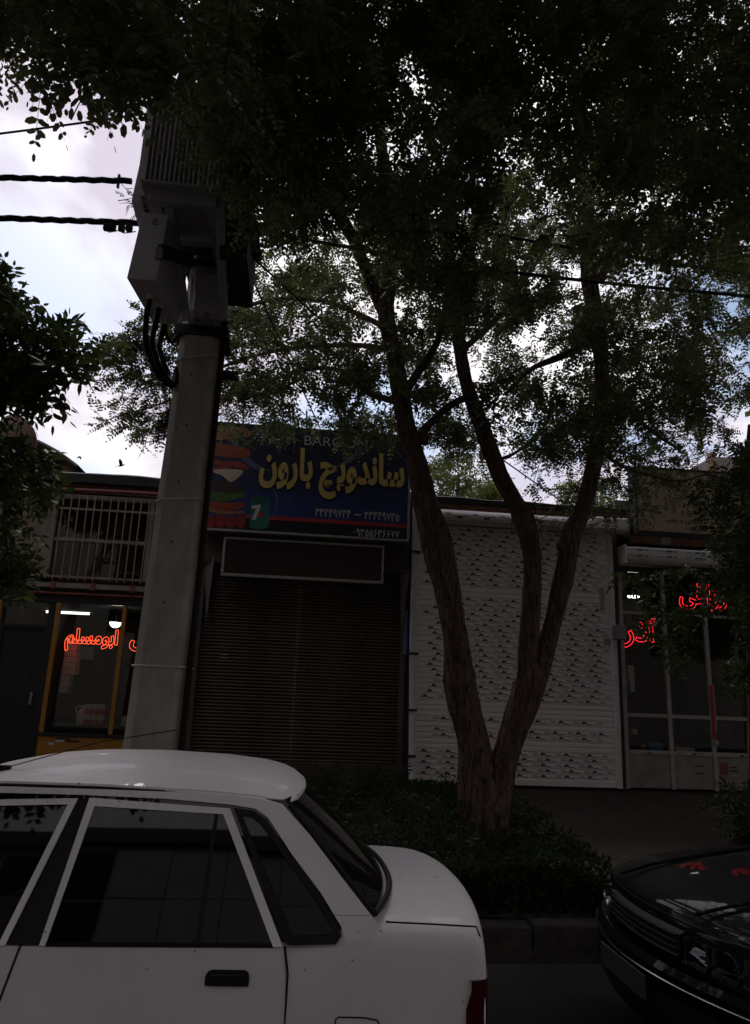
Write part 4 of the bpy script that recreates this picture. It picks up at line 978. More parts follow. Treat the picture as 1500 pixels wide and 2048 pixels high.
b = MB(); q = at(330, 222, 6.1); p = at(0, 262, 6.1); b.tube([tuple(q + (p - q) * s + Vector((0, 0, -.03 * math.sin(s * 1.4)))) for s in np.linspace(0, 8, 30)], .011, 6)
tag(b.build('overhead_wire', 'rubber'), 'single thin wire crossing the sky above the transformer', 'wire')
for (pa, pb, r_, lab) in (((300, 335, 6.7), (1500, 548, 6.7), .018, 'upper thick cable passing through the locust crown to the right'), ((300, 440, 6.75), (1500, 592, 6.75), .019, 'lower thick cable passing through the locust crown to the right')):
    p, q = at(*pa), at(*pb); p = Vector((-1.0, 6.7, p.z))
    b = MB(); b.tube([tuple(p.lerp(q, s) + Vector((0, 0, -.1 * math.sin(math.pi * min(s, 1))))) for s in np.linspace(0, 2.2, 24)], r_, 6)
    tag(b.build('overhead_wire', 'rubber', smooth=True), lab, 'wire')
for (pa, pm, pb, lab) in (((478, 490, 6.5), (776, 752, 8.6), (1130, 1008, 11.0), 'service wire slanting from the pole behind the trunk to the white shutter roof'), ((470, 480, 6.5), (596, 760, 9.4), (640, 856, 10.9), 'thin wire dropping from the pole to the top of the blue sign')):
    b = MB(); b.tube([tuple(v) for v in spline([at(*pa), at(*pm), at(*pb)], 10)], .011, 5)
    tag(b.build('service_wire', 'rubber'), lab, 'wire')

# ================================================================== TREES
def np_mesh(name, V, faces_n, idx, key, parent=None):
    """V (n,3); polygons all with faces_n corners; idx flat loop indices"""
    me = bpy.data.meshes.new(name); off = ORG.get(parent, Vector((0, 0, 0))) if parent else Vector((0, 0, 0))
    V = np.asarray(V, np.float32) - np.array(off, np.float32)
    nf = len(idx) // faces_n
    me.vertices.add(len(V)); me.vertices.foreach_set('co', V.ravel())
    me.loops.add(len(idx)); me.loops.foreach_set('vertex_index', np.asarray(idx, np.int32))
    me.polygons.add(nf); me.polygons.foreach_set('loop_start', np.arange(nf, dtype=np.int32) * faces_n)
    try: me.polygons.foreach_set('loop_total', np.full(nf, faces_n, np.int32))
    except Exception: pass
    me.update(calc_edges=True)
    me.materials.append(M[key]); o = bpy.data.objects.new(name, me); COL.objects.link(o)
    if parent: o.parent = parent
    ORG[o] = off
    return o
OVAL = np.array([(0, 0), (.28, .46), (.74, .42), (1, 0), (.74, -.42), (.28, -.46)])
LANCE = np.array([(0, 0), (.22, .40), (.55, .42), (1, 0), (.55, -.42), (.22, -.40)])
QUAD = np.array([(0, 0), (.5, .55), (1, 0), (.5, -.55)])
def unit(a): return a / (np.linalg.norm(a, axis=-1, keepdims=True) + 1e-9)
def leaflets(rng, base, dirv, nrm, pairs, leaf_len, ll, lw, shape, droop=.25):
    """compound leaves: base/dirv/nrm (n,3) -> vertex array (n*k, m, 3)"""
    n = len(base); side = unit(np.cross(nrm, dirv)); out = []
    sc = rng.uniform(.75, 1.2, (n, 1))
    for j in range(pairs + 1):
        s = (j + .6) / (pairs + .6)
        for sg in ((-1, 1) if j < pairs else (0,)):
            p = base + dirv * (leaf_len * s * sc) + np.array((0, 0, -1.)) * (droop * leaf_len * s * s * sc)
            if sg:
                d = unit(side * sg + dirv * rng.uniform(.15, .55, (n, 1)) + nrm * rng.uniform(-.35, .25, (n, 1)) - np.array((0, 0, .25)))
            else: d = unit(dirv + rng.normal(0, .15, (n, 3)))
            w = unit(np.cross(nrm + rng.normal(0, .45, (n, 3)), d))
            size = sc * rng.uniform(.75, 1.1, (n, 1)) * (.8 + .4 * math.sin(math.pi * min(1, s + .1)))
            q = p[:, None, :] + d[:, None, :] * (shape[None, :, 0:1] * ll * size[:, None, :]) + w[:, None, :] * (shape[None, :, 1:2] * lw * size[:, None, :])
            out.append(q)
    return np.concatenate(out, 0)
def twig_leaves(rng, c, d, length, nleaf):
    """leaf bases and directions along one twig"""
    s = rng.uniform(.1, 1, nleaf)[:, None]
    base = c + d * (s - .4) * length + rng.normal(0, .012, (nleaf, 3))
    dv = unit(d * .55 + rng.normal(0, .62, (nleaf, 3)) + np.array((0, 0, -.22)))
    nr = unit(np.array((0, 0, 1.)) + rng.normal(0, .55, (nleaf, 3)))
    nr = unit(nr - dv * (nr * dv).sum(1, keepdims=True))
    return base, dv, nr
def in_poly(x, y, P):
    c = False; j = len(P) - 1
    for i in range(len(P)):
        if (P[i][1] > y) != (P[j][1] > y) and x < (P[j][0] - P[i][0]) * (y - P[i][1]) / (P[j][1] - P[i][1]) + P[i][0]: c = not c
        j = i
    return c
class Crown:
    def __init__(s, seed, pairs=6, leaf_len=.21, ll=.042, lw=.024, shape=OVAL): s.rng = np.random.default_rng(seed); s.Q = []; s.tw = []; s.par = (pairs, leaf_len, ll, lw, shape)
    def twig(s, c, nleaf, length, d=None, scale=1.0, shape=None, tw=True):
        rng = s.rng
        if d is None: d = unit(np.array((rng.normal(), rng.normal(), rng.normal(0, .35))))
        c = np.array(c); b_, dv, nr = twig_leaves(rng, c, d, length, nleaf)
        pr, L_, ll, lw, sh = s.par
        s.Q.append(leaflets(rng, b_, dv, nr, pr, L_ * scale, ll * scale, lw * scale, sh if shape is None else shape))
        if tw and sh is not QUAD:               # the stalk that carries the leaflets
            e_ = b_ + dv * L_ * scale + np.array((0, 0, -.25 * L_ * scale)); w_ = unit(np.cross(dv, nr)) * .0016
            s.Q.append(np.stack([b_ - w_, b_ + w_, e_ + w_ * .5, e_ - w_ * .5], 1))
        if tw: s.tw.append((c - d * .45 * length, c + d * .6 * length))
    def fill(s, poly, Y0, Y1, n, nleaf, length, hole=0.0, hscale=110, scale=1.0, shape=None, seed=0, sink=None):
        xs = [p[0] for p in poly]; ys = [p[1] for p in poly]; k = tries = 0
        while k < n and tries < n * 60:
            tries += 1
            x, y = s.rng.uniform(min(xs), max(xs)), s.rng.uniform(min(ys), max(ys))
            if not in_poly(x, y, poly): continue
            if hole and noise.fractal((x / hscale, y / hscale, seed), 1.0, 2.0, 3) < hole * s.rng.uniform(.6, 1.4) - .35: continue
            Y = s.rng.uniform(Y0, Y1); s.twig(at(x, y, Y), nleaf, length, scale=scale, shape=shape); k += 1
    def build(s, parent, key, name='crown'):
        by = {}
        for q in s.Q: by.setdefault(q.shape[1], []).append(q)
        obs = []
        for m_, L_ in by.items():
            q = np.concatenate(L_, 0); n = len(q)
            o = np_mesh(name, q.reshape(-1, 3), m_, np.arange(n * m_), key, parent); o['kind'] = 'stuff'; obs.append(o)
        return obs
    def build_twigs(s, parent, r=.0045):
        b = MB()
        for a, c in s.tw: b.tube([tuple(a), tuple((a + c) / 2 + s.rng.normal(0, .02, 3)), tuple(c)], [r * 1.2, r, r * .4], 3, cap=False)
        o = b.build('twigs', 'twig', parent, recalc=False); o['kind'] = 'stuff'; return o
def trunk_rows(b, path, n=26, ridge=.06, sub=7, seed=0, jitter=.0):
    """path of (x, y, width in picture units, distance plane): bark-ridged tapered limb"""
    P = [(*at(x, y, Y), w * dist(at(x, y, Y)) / F_PX / 2) for x, y, w, Y in path]
    S = spline(P, sub); pts = [Vector(p[:3]) for p in S]; rad = [max(.004, p[3]) for p in S]
    up = None; rows = []
    for i, p in enumerate(pts):
        t_ = (pts[min(i + 1, len(pts) - 1)] - pts[max(i - 1, 0)]).normalized()
        if up is None: up = Vector((1, 0, 0))
        up = (up - t_ * up.dot(t_)).normalized(); sd = t_.cross(up); row = []
        for j in range(n):
            a = 2 * math.pi * j / n
            d = noise.noise((math.cos(a) * 4.2 + seed, math.sin(a) * 4.2, p.z * 1.1)) * ridge * 1.5 + noise.noise((math.cos(a) * 1.4 + seed, math.sin(a) * 1.4, p.z * 2.2)) * ridge * 1.6
            d += abs(noise.noise((math.cos(a) * 7 + seed, math.sin(a) * 7, p.z * 5.0 + .4 * math.sin(a * 3)))) * ridge * 1.5 - .03
            row.append(tuple(p + (up * math.cos(a) + sd * math.sin(a)) * rad[i] * (1 + d)))
        rows.append(row)
    b.grid(rows, close=True)
    return pts, rad
TY = 7.4
locust = thing('locust_tree', 'large three stemmed locust tree with ridged bark rising from the hedge', 'tree', tuple(at(965, 1650, TY)))
b = MB(); skel = []
LIMBS = [
    [(968, 1700, 112, TY), (962, 1640, 106, TY), (955, 1560, 76, TY), (948, 1490, 62, TY), (919, 1366, 59, TY), (911, 1272, 50, TY), (895, 1179, 50, TY), (872, 1085, 56, TY), (846, 991, 46, TY), (833, 928, 40, TY), (813, 853, 35, TY), (800, 778, 34, TY), (787, 704, 31, TY), (773, 629, 33, TY), (778, 560, 30, TY), (783, 480, 27, TY), (775, 380, 24, 7.2), (760, 260, 20, 7.0), (770, 120, 16, 6.8), (790, 0, 12, 6.6), (800, -200, 8, 6.4)],
    [(980, 1690, 70, TY), (985, 1640, 66, TY), (1000, 1560, 54, TY), (1019, 1491, 50, TY), (1038, 1429, 51, TY), (1060, 1366, 54, TY), (1056, 1304, 38, TY), (1060, 1241, 37, TY), (1065, 1148, 35, TY), (1061, 1085, 37, TY), (1047, 1038, 43, TY), (1031, 1007, 32, TY), (1005, 960, 30, TY), (989, 920, 32, TY), (959, 840, 30, TY), (932, 760, 25, TY), (917, 680, 26, TY), (907, 600, 25, TY), (895, 500, 22, 7.2), (905, 380, 20, 7.0), (930, 240, 17, 6.8), (960, 100, 13, 6.5), (980, -100, 9, 6.2)],
    [(1036, 1480, 20, TY), (1056, 1420, 36, TY), (1070, 1366, 42, TY), (1091, 1304, 36, TY), (1108, 1241, 32, TY), (1122, 1179, 38, TY), (1134, 1116, 38, TY), (1142, 1070, 40, TY), (1163, 1022, 32, TY), (1180, 960, 31, TY), (1194, 880, 28, TY), (1203, 800, 26, TY), (1203, 720, 27, TY), (1192, 640, 31, TY), (1180, 560, 32, TY), (1174, 480, 32, TY), (1168, 380, 26, 7.2), (1160, 260, 22, 7.0), (1180, 120, 17, 6.8), (1200, -50, 12, 6.6)],
    [(775, 640, 26, TY), (753, 592, 25, TY), (712, 490, 24, 7.1), (680, 432, 26, 6.8), (648, 392, 22, 6.5), (624, 332, 22, 6.2), (600, 272, 20, 5.9), (552, 232, 18, 5.6), (480, 190, 15, 5.2), (380, 130, 12, 4.7), (240, 60, 9, 4.2), (120, 20, 7, 3.8)],
    [(832, 892, 16, TY), (845, 868, 17, TY), (861, 846, 16, TY), (899, 812, 15, TY), (930, 796, 16, TY)],
    [(812, 782, 18, TY), (843, 734, 17, 7.3), (866, 700, 15, 7.2), (884, 655, 13, 7.1), (905, 560, 11, 6.9), (960, 440, 10, 6.6), (1010, 330, 8, 6.3)],
    [(800, 806, 16, TY), (770, 797, 14, 7.5), (738, 786, 13, 7.7), (709, 756, 11, 8.0), (664, 737, 9, 8.4), (600, 742, 8, 8.9), (520, 770, 6, 9.4), (440, 800, 5, 9.8)],
    [(1180, 675, 20, TY), (1150, 700, 17, TY), (1110, 718, 14, 7.5), (1060, 740, 10, 7.7), (1010, 790, 7, 8.0)],
    [(1196, 560, 18, TY), (1240, 500, 15, 7.2), (1310, 440, 13, 7.0), (1400, 400, 11, 6.8), (1520, 350, 8, 6.6)],
    [(1200, 760, 12, TY), (1240, 800, 10, 7.6), (1300, 860, 8, 7.9), (1360, 900, 6, 8.2)],
    [(780, 660, 13, TY), (720, 630, 11, 7.7), (640, 600, 9, 8.1), (540, 600, 8, 8.5), (420, 640, 6, 8.3), (300, 690, 4, 8.1), (230, 720, 3, 8.1)],
    [(787, 700, 12, TY), (700, 690, 10, 8.0), (560, 700, 8, 8.6), (430, 740, 6, 8.4), (340, 800, 4, 8.3), (240, 830, 3, 8.3)],
    [(1170, 400, 16, 7.2), (1230, 300, 13, 6.6), (1320, 200, 11, 6.0), (1420, 80, 9, 5.5)],
    [(905, 400, 14, 7.0), (860, 280, 12, 6.4), (800, 170, 10, 5.8), (700, 60, 9, 5.2), (640, -60, 7, 4.8)],
    [(1200, 900, 9, TY), (1240, 930, 7, 7.6), (1300, 950, 6, 7.8), (1360, 962, 5, 8.0), (1420, 950, 4, 8.1), (1480, 975, 3, 8.2)],
    [(925, 700, 14, TY), (990, 640, 12, 7.6), (1050, 560, 10, 7.8), (1110, 460, 8, 8.0)],
    [(990, 922, 8, TY), (1040, 900, 6, 7.7), (1090, 850, 5, 8.1), (1120, 790, 4, 8.4)],
]
for i, L_ in enumerate(LIMBS):
    w = max(p[2] for p in L_)
    pts, rad = trunk_rows(b, L_, n=64 if w > 30 else 12, ridge=.10 if w > 30 else .05, sub=16 if w > 30 else 5, seed=i * 3.1)
    skel += list(zip(pts, rad))
for (px, py, r_) in ((893, 1098, .05), (848, 880, .05), (1120, 1093, .04)):
    c_ = at(px, py, TY - .05); rr = []
    for h in np.linspace(-1, 1, 7): rr.append([(c_.x + r_ * math.sqrt(max(0, 1 - h * h)) * math.cos(a) * (1 + .25 * noise.noise((a * 3, h * 3, px))), c_.y + r_ * math.sqrt(max(0, 1 - h * h)) * math.sin(a), c_.z + h * r_ * 1.3) for a in np.linspace(0, 6.283, 13)[:-1]])
    b.grid(rr, close=True)
b.build('trunk', 'bark', locust, smooth=True, recalc=True, angle=75)

cr = Crown(11)
TOP = [(-80, -60), (1600, -60), (1600, 260), (1500, 470), (560, 470), (520, 330), (400, 200), (330, 170), (230, 165), (120, 110), (60, 90), (-80, 100)]
cr.fill(TOP, 3.2, 4.8, 400, 8, .36, hole=.36, hscale=150, seed=1)
cr.fill([(480, -60), (1240, -60), (1240, 240), (1000, 440), (560, 400), (480, 200)], 3.6, 6.2, 230, 10, .5, hole=.22, hscale=140, seed=5)
cr.fill([(1100, 100), (1600, 140), (1600, 500), (1100, 480)], 4.5, 6.5, 160, 10, .5, hole=.34, hscale=120, seed=6)
cr.fill([(-80, -60), (520, -60), (440, 150), (280, 160), (120, 110), (-80, 90)], 2.7, 3.6, 95, 7, .3, hole=.36, hscale=90, seed=8)
cr.fill([(400, 200), (640, 200), (660, 460), (520, 460), (480, 390), (400, 270)], 4.2, 5.0, 70, 8, .3, hole=.2, hscale=60, seed=9)
cr.fill([(1230, -60), (1600, -60), (1600, 260), (1280, 220)], 4.0, 5.6, 95, 9, .4, hole=.12, hscale=60, seed=21)
cr.fill([(260, -60), (1320, -60), (1320, 70), (900, 150), (420, 120)], 3.6, 5.2, 150, 9, .4, seed=22)
cr.fill([(620, 320), (1000, 320), (1000, 620), (800, 640), (700, 520)], 4.6, 6.2, 90, 9, .4, hole=.40, hscale=80, seed=4)
# middle crown
MID = [(440, 420), (1560, 260), (1560, 720), (1330, 860), (1100, 900), (900, 860), (620, 800), (470, 760)]
cr.fill(MID, 6.4, 8.2, 450, 10, .6, hole=.50, hscale=95, scale=1.12, seed=2)
# rear crown, fine in the picture
REAR = [(450, 480), (1540, 400), (1540, 760), (1450, 850), (1280, 960), (1130, 960), (1030, 900), (900, 905), (780, 870), (640, 845), (500, 850), (440, 830), (420, 700)]
cr.fill(REAR, 8.2, 10.0, 740, 10, .6, hole=.52, hscale=75, scale=1.15, shape=QUAD, seed=3)
# wing to the left behind the pole, edge sprays
for (x0, y0, x1, y1, Y, k) in ((420, 640, 210, 705, 8.0, 26), (430, 690, 220, 750, 8.1, 24), (430, 740, 270, 780, 8.2, 20), (420, 790, 205, 825, 8.3, 16), (430, 800, 265, 865, 8.3, 16), (420, 620, 280, 640, 8.0, 14), (300, 690, 230, 690, 8.0, 14), (400, 840, 285, 872, 8.2, 10)):
    for i in range(k):
        s = (i + .5) / k; p = at(x0 + (x1 - x0) * s, y0 + (y1 - y0) * s + cr.rng.normal(0, 11), Y + cr.rng.normal(0, .25))
        cr.twig(p, 8 if s < .75 else 6, .30, d=unit(np.array((-1, cr.rng.normal(0, .5), cr.rng.normal(-.1, .35)))), scale=.95, shape=OVAL)
for (x, y, Y, k) in ((258, 385, 7.0, 2), (252, 398, 7.0, 2), (262, 410, 7.0, 2), (278, 430, 7.0, 2)):
    cr.twig(at(x, y, Y), k + 1, .22, scale=.55)
# lower fringe over the signs and between the stems
for (x, y, Y, k, sg) in ((480, 845, 9.6, 6, 22), (540, 850, 9.7, 7, 20), (600, 850, 9.6, 7, 18), (700, 850, 9.2, 8, 16), (745, 868, 8.8, 6, 14), (790, 862, 8.6, 6, 14), (735, 885, 8.9, 3, 10),
                     (1080, 880, 8.6, 9, 30), (1110, 940, 8.3, 7, 24), (1140, 1000, 8.0, 5, 16), (1240, 960, 8.2, 14, 34), (1300, 960, 8.3, 14, 30), (1250, 1000, 8.0, 8, 26), (1360, 930, 8.2, 10, 36), (1220, 900, 8.4, 10, 30), (1070, 1040, 7.4, 4, 10), (1180, 1015, 7.8, 6, 22), (1010, 900, 8.4, 6, 26), (1290, 880, 8.6, 12, 40), (1400, 860, 8.6, 12, 50)):
    for i in range(k): cr.twig(at(x + cr.rng.normal(0, sg), y + cr.rng.normal(0, sg * .7), Y + cr.rng.normal(0, .3)), 5, .34, scale=.85)
# unseen large leaves added above the frame to shade the street and cars
def pix(p):
    v = Vector(p) - CAM; d_ = v.dot(CW); return (750 + F_PX * v.dot(CR) / d_, 1024 - F_PX * v.dot(CU) / d_) if d_ > .1 else (0, -9999)
k = 0
while k < 750:
    p = (cr.rng.uniform(-6.5, 7.0), cr.rng.uniform(2.5, 8.5), cr.rng.uniform(6.4, 9.6))
    if pix(p)[1] > -130: continue
    cr.twig(p, 9, .9, scale=2.0, shape=QUAD, tw=False); k += 1
cr.build(locust, 'leaf_locust')
cr.build_twigs(locust)
# hanging spray whose leaves read one by one against the sky
leafp = MB(); leafp.add([(x, y * .62, .06 * x * (1 - x) + .05 * abs(y)) for x, y in OVAL], [tuple(range(6))])
proto = leafp.build('leaf', 'leaf_locust', None, recalc=False); proto.parent = locust
used0 = False
def single(px, py, Y, size, ang):
    global used0
    o = proto if not used0 else clone(proto, locust); used0 = True
    p = at(px, py, Y) - Vector(ORG[locust]); u_ = CR * math.cos(ang) + CU * math.sin(ang); v_ = (CU * math.cos(ang) - CR * math.sin(ang)) * random.uniform(.8, 1.0) + CW * random.uniform(-.7, .7)
    w_ = u_.cross(v_).normalized(); v_.normalize()
    s = size * Y * 1.25 / F_PX
    o.matrix_local = Matrix.Translation(p - u_ * s / 2) @ Matrix((u_, v_, w_)).transposed().to_4x4() @ Matrix.Scale(s, 4)
for (px, py, sz, a) in ((248, 262, 27, -95), (234, 222, 24, 40), (236, 240, 20, 30), (216, 212, 22, -70), (229, 197, 26, 20), (198, 212, 24, 95), (197, 235, 18, -85), (207, 242, 20, -80), (216, 250, 18, -85), (229, 253, 15, -40), (182, 214, 30, -70), (182, 232, 22, 100), (160, 232, 22, 95), (143, 228, 24, 90),
                        (112, 190, 12, 40), (115, 206, 16, 70), (124, 212, 16, 50), (132, 200, 22, 60), (62, 160, 14, 20), (60, 172, 20, 160), (66, 180, 17, 90), (80, 175, 16, 10), (92, 175, 17, -50), (94, 164, 13, -20), (90, 152, 16, 30), (92, 145, 16, 10), (42, 135, 11, 90), (50, 148, 14, 20), (14, 143, 12, 20), (18, 156, 14, -40), (5, 152, 10, 80), (12, 162, 9, 100), (240, 232, 24, 75), (150, 205, 26, 60), (165, 200, 26, 110), (140, 185, 24, 40), (175, 190, 26, 70), (205, 190, 24, 100), (100, 160, 24, 30), (80, 145, 24, 60)):
    single(px, py, 2.9 + random.uniform(-.12, .12), sz, R(a + random.uniform(-12, 12)))

tw_ = MB()
for path in ([(330, 120), (270, 160), (235, 195), (232, 225), (246, 250)], [(250, 165), (205, 190), (200, 225), (215, 252)], [(240, 160), (180, 180), (160, 205), (146, 232)], [(160, 110), (90, 140), (70, 165), (62, 182)], [(100, 140), (112, 175), (124, 212)], [(60, 100), (20, 130), (12, 160)], [(120, 120), (60, 128), (44, 146)]):
    tw_.tube([tuple(v) for v in spline([at(x, y, 2.9) for x, y in path], 5)], .0028, 4)
tw_ = tw_.build('spray_stems', 'twig', locust); tw_['kind'] = 'stuff'

def simple_tree(name, label, base, path, crown, r0, leafkey, group=None, kind='bark'):
    t = thing(name, label, 'tree', tuple(base), group)
    b = MB(); b.tube(path, list(np.linspace(r0, r0 * .3, len(path))), 10); b.build('trunk', 'bark', t, smooth=True)
    if crown.tw: crown.build_twigs(t)
    crown.build(t, leafkey); return t
# ash tree at the left edge
ash = Crown(21, pairs=3, leaf_len=.17, ll=.098, lw=.040, shape=LANCE)
ash.fill([(-160, 560), (-20, 540), (30, 600), (60, 650), (130, 650), (180, 700), (165, 745), (100, 750), (80, 790), (60, 830), (-160, 850)], 5.0, 6.0, 120, 6, .4, hole=.12, hscale=60, seed=3)
for (x, y) in ((160, 665), (172, 705), (150, 735), (120, 650), (100, 655), (88, 780), (75, 800), (60, 815), (10, 555), (20, 590), (40, 830), (130, 740), (110, 745), (185, 700)):
    ash.twig(at(x - 8, y, 5.5 + ash.rng.normal(0, .2)), 4, .3)
ash.fill([(-160, 840), (30, 850), (50, 880), (78, 930), (80, 980), (60, 1010), (20, 1030), (20, 1080), (60, 1120), (70, 1150), (30, 1180), (-160, 1200)], 5.4, 6.4, 100, 6, .36, hole=.25, hscale=60, seed=6)
b0 = Vector((-4.6, 6.9, .2))
simple_tree('ash_tree', 'ash tree with pointed leaves entering at the left edge', b0, [(-4.6, 6.9, .2), (-4.6, 6.8, 2), (-4.4, 6.5, 3.6), (-4.0, 6.1, 4.8), (-3.5, 5.8, 5.6)], ash, .14, 'leaf_ash')
# young tree in front of the right shop
yt = Crown(31, pairs=3, leaf_len=.17, ll=.085, lw=.032, shape=LANCE)
yt.fill([(1440, 900), (1560, 880), (1620, 1300), (1560, 1360), (1440, 1330), (1330, 1330), (1300, 1250), (1330, 1220), (1380, 1160), (1360, 1100), (1420, 1050), (1400, 960)], 7.2, 8.6, 75, 6, .34, hole=.5, hscale=55, seed=12)
yt.fill([(1250, 1120), (1420, 1110), (1430, 1230), (1330, 1260), (1290, 1230), (1240, 1150)], 7.8, 8.8, 15, 5, .26, hole=.5, hscale=40, seed=14)
yt.fill([(1380, 1000), (1600, 950), (1600, 1250), (1440, 1180)], 7.2, 8.6, 55, 6, .34, seed=15)
yt.fill([(1470, 900), (1600, 900), (1600, 1400), (1475, 1380)], 7.2, 8.6, 110, 6, .34, seed=17)
q = at(1478, 1570, 8.0)
simple_tree('young_tree', 'dark leafy young tree in front of the right workshop window', q, [tuple(at(1512, 1590, 8)), tuple(at(1508, 1400, 8)), tuple(at(1502, 1200, 8)), tuple(at(1488, 1000, 8)), tuple(at(1500, 850, 8))], yt, .085, 'leaf_ash')
# shrub at the right edge
sh = Crown(33, pairs=2, leaf_len=.09, ll=.05, lw=.022, shape=LANCE)
sh.fill([(1440, 1600), (1480, 1560), (1600, 1560), (1600, 1800), (1460, 1690)], 7.0, 8.0, 120, 9, .3, seed=2)
t = thing('shrub', 'dark round shrub at the foot of the young tree on the right', 'shrub', tuple(at(1500, 1700, 7.4))); sh.build(t, 'leaf_hedge', 'foliage'); sh.build_twigs(t)
# trees behind the roofs
for i, (px, py, w, h, Y, lab) in enumerate(((905, 950, 60, 50, 24, 'sunlit pale green tree showing above the white shutter roof'), (975, 985, 40, 22, 26, 'small sunlit tree right of the paler one above the roof'), (1180, 985, 60, 40, 28, 'distant tree above the roof between the two right stems'))):
    k = Crown(50 + i, pairs=4, leaf_len=.5, ll=.13, lw=.08, shape=QUAD)
    for j in range(90):
        a = k.rng.uniform(0, 6.28); r_ = math.sqrt(k.rng.uniform(0, 1)); k.twig(at(px + w * r_ * math.cos(a), py + h * r_ * math.sin(a) * (1.0 if math.sin(a) > 0 else .8), Y + k.rng.normal(0, .6)), 5, 1.0, scale=.8)
    g_ = at(px, 1010, Y); simple_tree('far_tree', lab, (g_.x, Y, 0), [(g_.x, Y, 0), (g_.x, Y, 4), (g_.x + .2, Y, at(px, py, Y).z)], k, .2, 'leaf_far')
# unseen trees added beyond the view to block sky light over the road
for i, (x, y) in enumerate(((11.0, 7.4), (-10.5, 7.0), (-5.5, -4.6), (4.5, -4.8), (-16, -5), (-17.5, 7), (17, -5), (18.5, 7))):
    k = Crown(70 + i, pairs=6, leaf_len=.5, ll=.16, lw=.10, shape=QUAD); near = abs(x) < 6; j = 0
    while j < (300 if near else 230):
        v = k.rng.normal(0, 1, 3); v /= np.linalg.norm(v); v *= k.rng.uniform(.1, 1) ** .45
        p = (x + v[0] * (5.4 if near else 4.4), y + (4.0 if near else 0) + v[1] * (3.9 if near else 4.2), (8.4 if near else 6.8) + v[2] * (2.0 if near else 3.2)); j += 1
        if near and pix(p)[1] > -190: continue
        k.twig(p, 9, 1.1, scale=1.15, tw=False)
    simple_tree('shade_tree', ('unseen shade tree added on the pavement past the young tree', 'unseen shade tree added on the pavement past the ash tree', 'unseen shade tree added across the road on the left, over the camera', 'unseen shade tree added across the road on the right, over the camera', 'farther unseen shade tree added across the road to the left', 'farthest unseen shade tree added on the shop pavement to the left', 'farther unseen shade tree added across the road to the right', 'farthest unseen shade tree added on the shop pavement to the right')[i], (x, y, 0), [(x, y, 0), (x + .1, y, 3), (x, y + .1, 6), (x, y, 9)], k, .2, 'leaf_locust', 'unseen trees added to shade the road')

# hedge round the tree foot
def hedge_h(x, y):
    base = .36 + .10 * (y - 6.2) + .09 * noise.noise((x * 1.1, y * 1.1, 2)) + .05 * noise.noise((x * 4, y * 4, 7))
    base -= .10 * math.exp(-((x - 1.8) ** 2 / .12 + (y - 6.9) ** 2 / .4))
    e = min(1, max(0, (x + 1.6) / .5), ) * min(1, max(0, (2.62 - x + .12 * noise.noise((y * 3, 1, 1))) / .6)) ** .45
    f = min(1, max(0, (y - 6.02) / .28)) ** .5 * min(1, max(0, (8.7 - y) / .4)) ** .5
    return ground_z(y) + base * e * f
hd = thing('hedge', 'dense dark green hedge around the locust tree behind the white car', 'hedge', (.8, 7.2, .2))
rng = np.random.default_rng(5); n = 46000
hx = rng.uniform(-1.5, 2.62, n); hy = rng.uniform(6.03, 8.65, n); dep = rng.exponential(.05, n)
P = []
for i in range(n):
    top_ = hedge_h(hx[i], hy[i])
    if i % 3 == 0: P.append((hx[i], 6.06 + dep[i] * 1.2 + .05 * noise.noise((hx[i] * 3, i * .01, 0)), ground_z(6.1) + rng.uniform(0, 1) * (hedge_h(hx[i], 6.35) - ground_z(6.1))))
    elif i % 7 == 0: P.append((2.55 - dep[i] * 1.5 + .12 * noise.noise((hy[i] * 3, 1, 1)), hy[i], ground_z(hy[i]) + rng.uniform(0, 1) * .40))
    else: P.append((hx[i], hy[i], top_ - dep[i] + (.1 * rng.exponential(.4) if i % 9 == 0 else 0)))
P = np.array(P)
d = unit(rng.normal(0, 1, (n, 3)) + np.array((0, -.3, .45))); nr = unit(rng.normal(0, .6, (n, 3)) + np.array((0, -.3, .8))); w_ = unit(np.cross(nr, d)); s_ = rng.uniform(.030, .056, (n, 1, 1))
q = P[:, None, :] + d[:, None, :] * LANCE[None, :, 0:1] * s_ + w_[:, None, :] * LANCE[None, :, 1:2] * s_ * .55
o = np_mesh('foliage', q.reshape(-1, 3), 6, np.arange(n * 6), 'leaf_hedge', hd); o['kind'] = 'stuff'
b = MB(); b.grid([[(x, y, max(ground_z(y) + .0, hedge_h(x, y) - .13) if 6.1 < y < 8.6 and -1.45 < x < 2.5 else ground_z(y)) for x in np.linspace(-1.6, 2.6, 43)] for y in np.linspace(6.05, 8.65, 27)]); b.build('branch_mass', 'twig', hd)
# long sprays standing out of the hedge
spr = Crown(44, pairs=4, leaf_len=.16, ll=.045, lw=.017, shape=LANCE)
for i in range(130):
    x, y = rng.uniform(-1.2, 2.45), rng.uniform(6.2, 8.5); spr.twig((x, y, hedge_h(x, y) + .03), 4, .22, d=unit(np.array((rng.normal(0, .5), rng.normal(0, .5), 1.0))))
for o in spr.build(hd, 'leaf_hedge', 'foliage'): pass

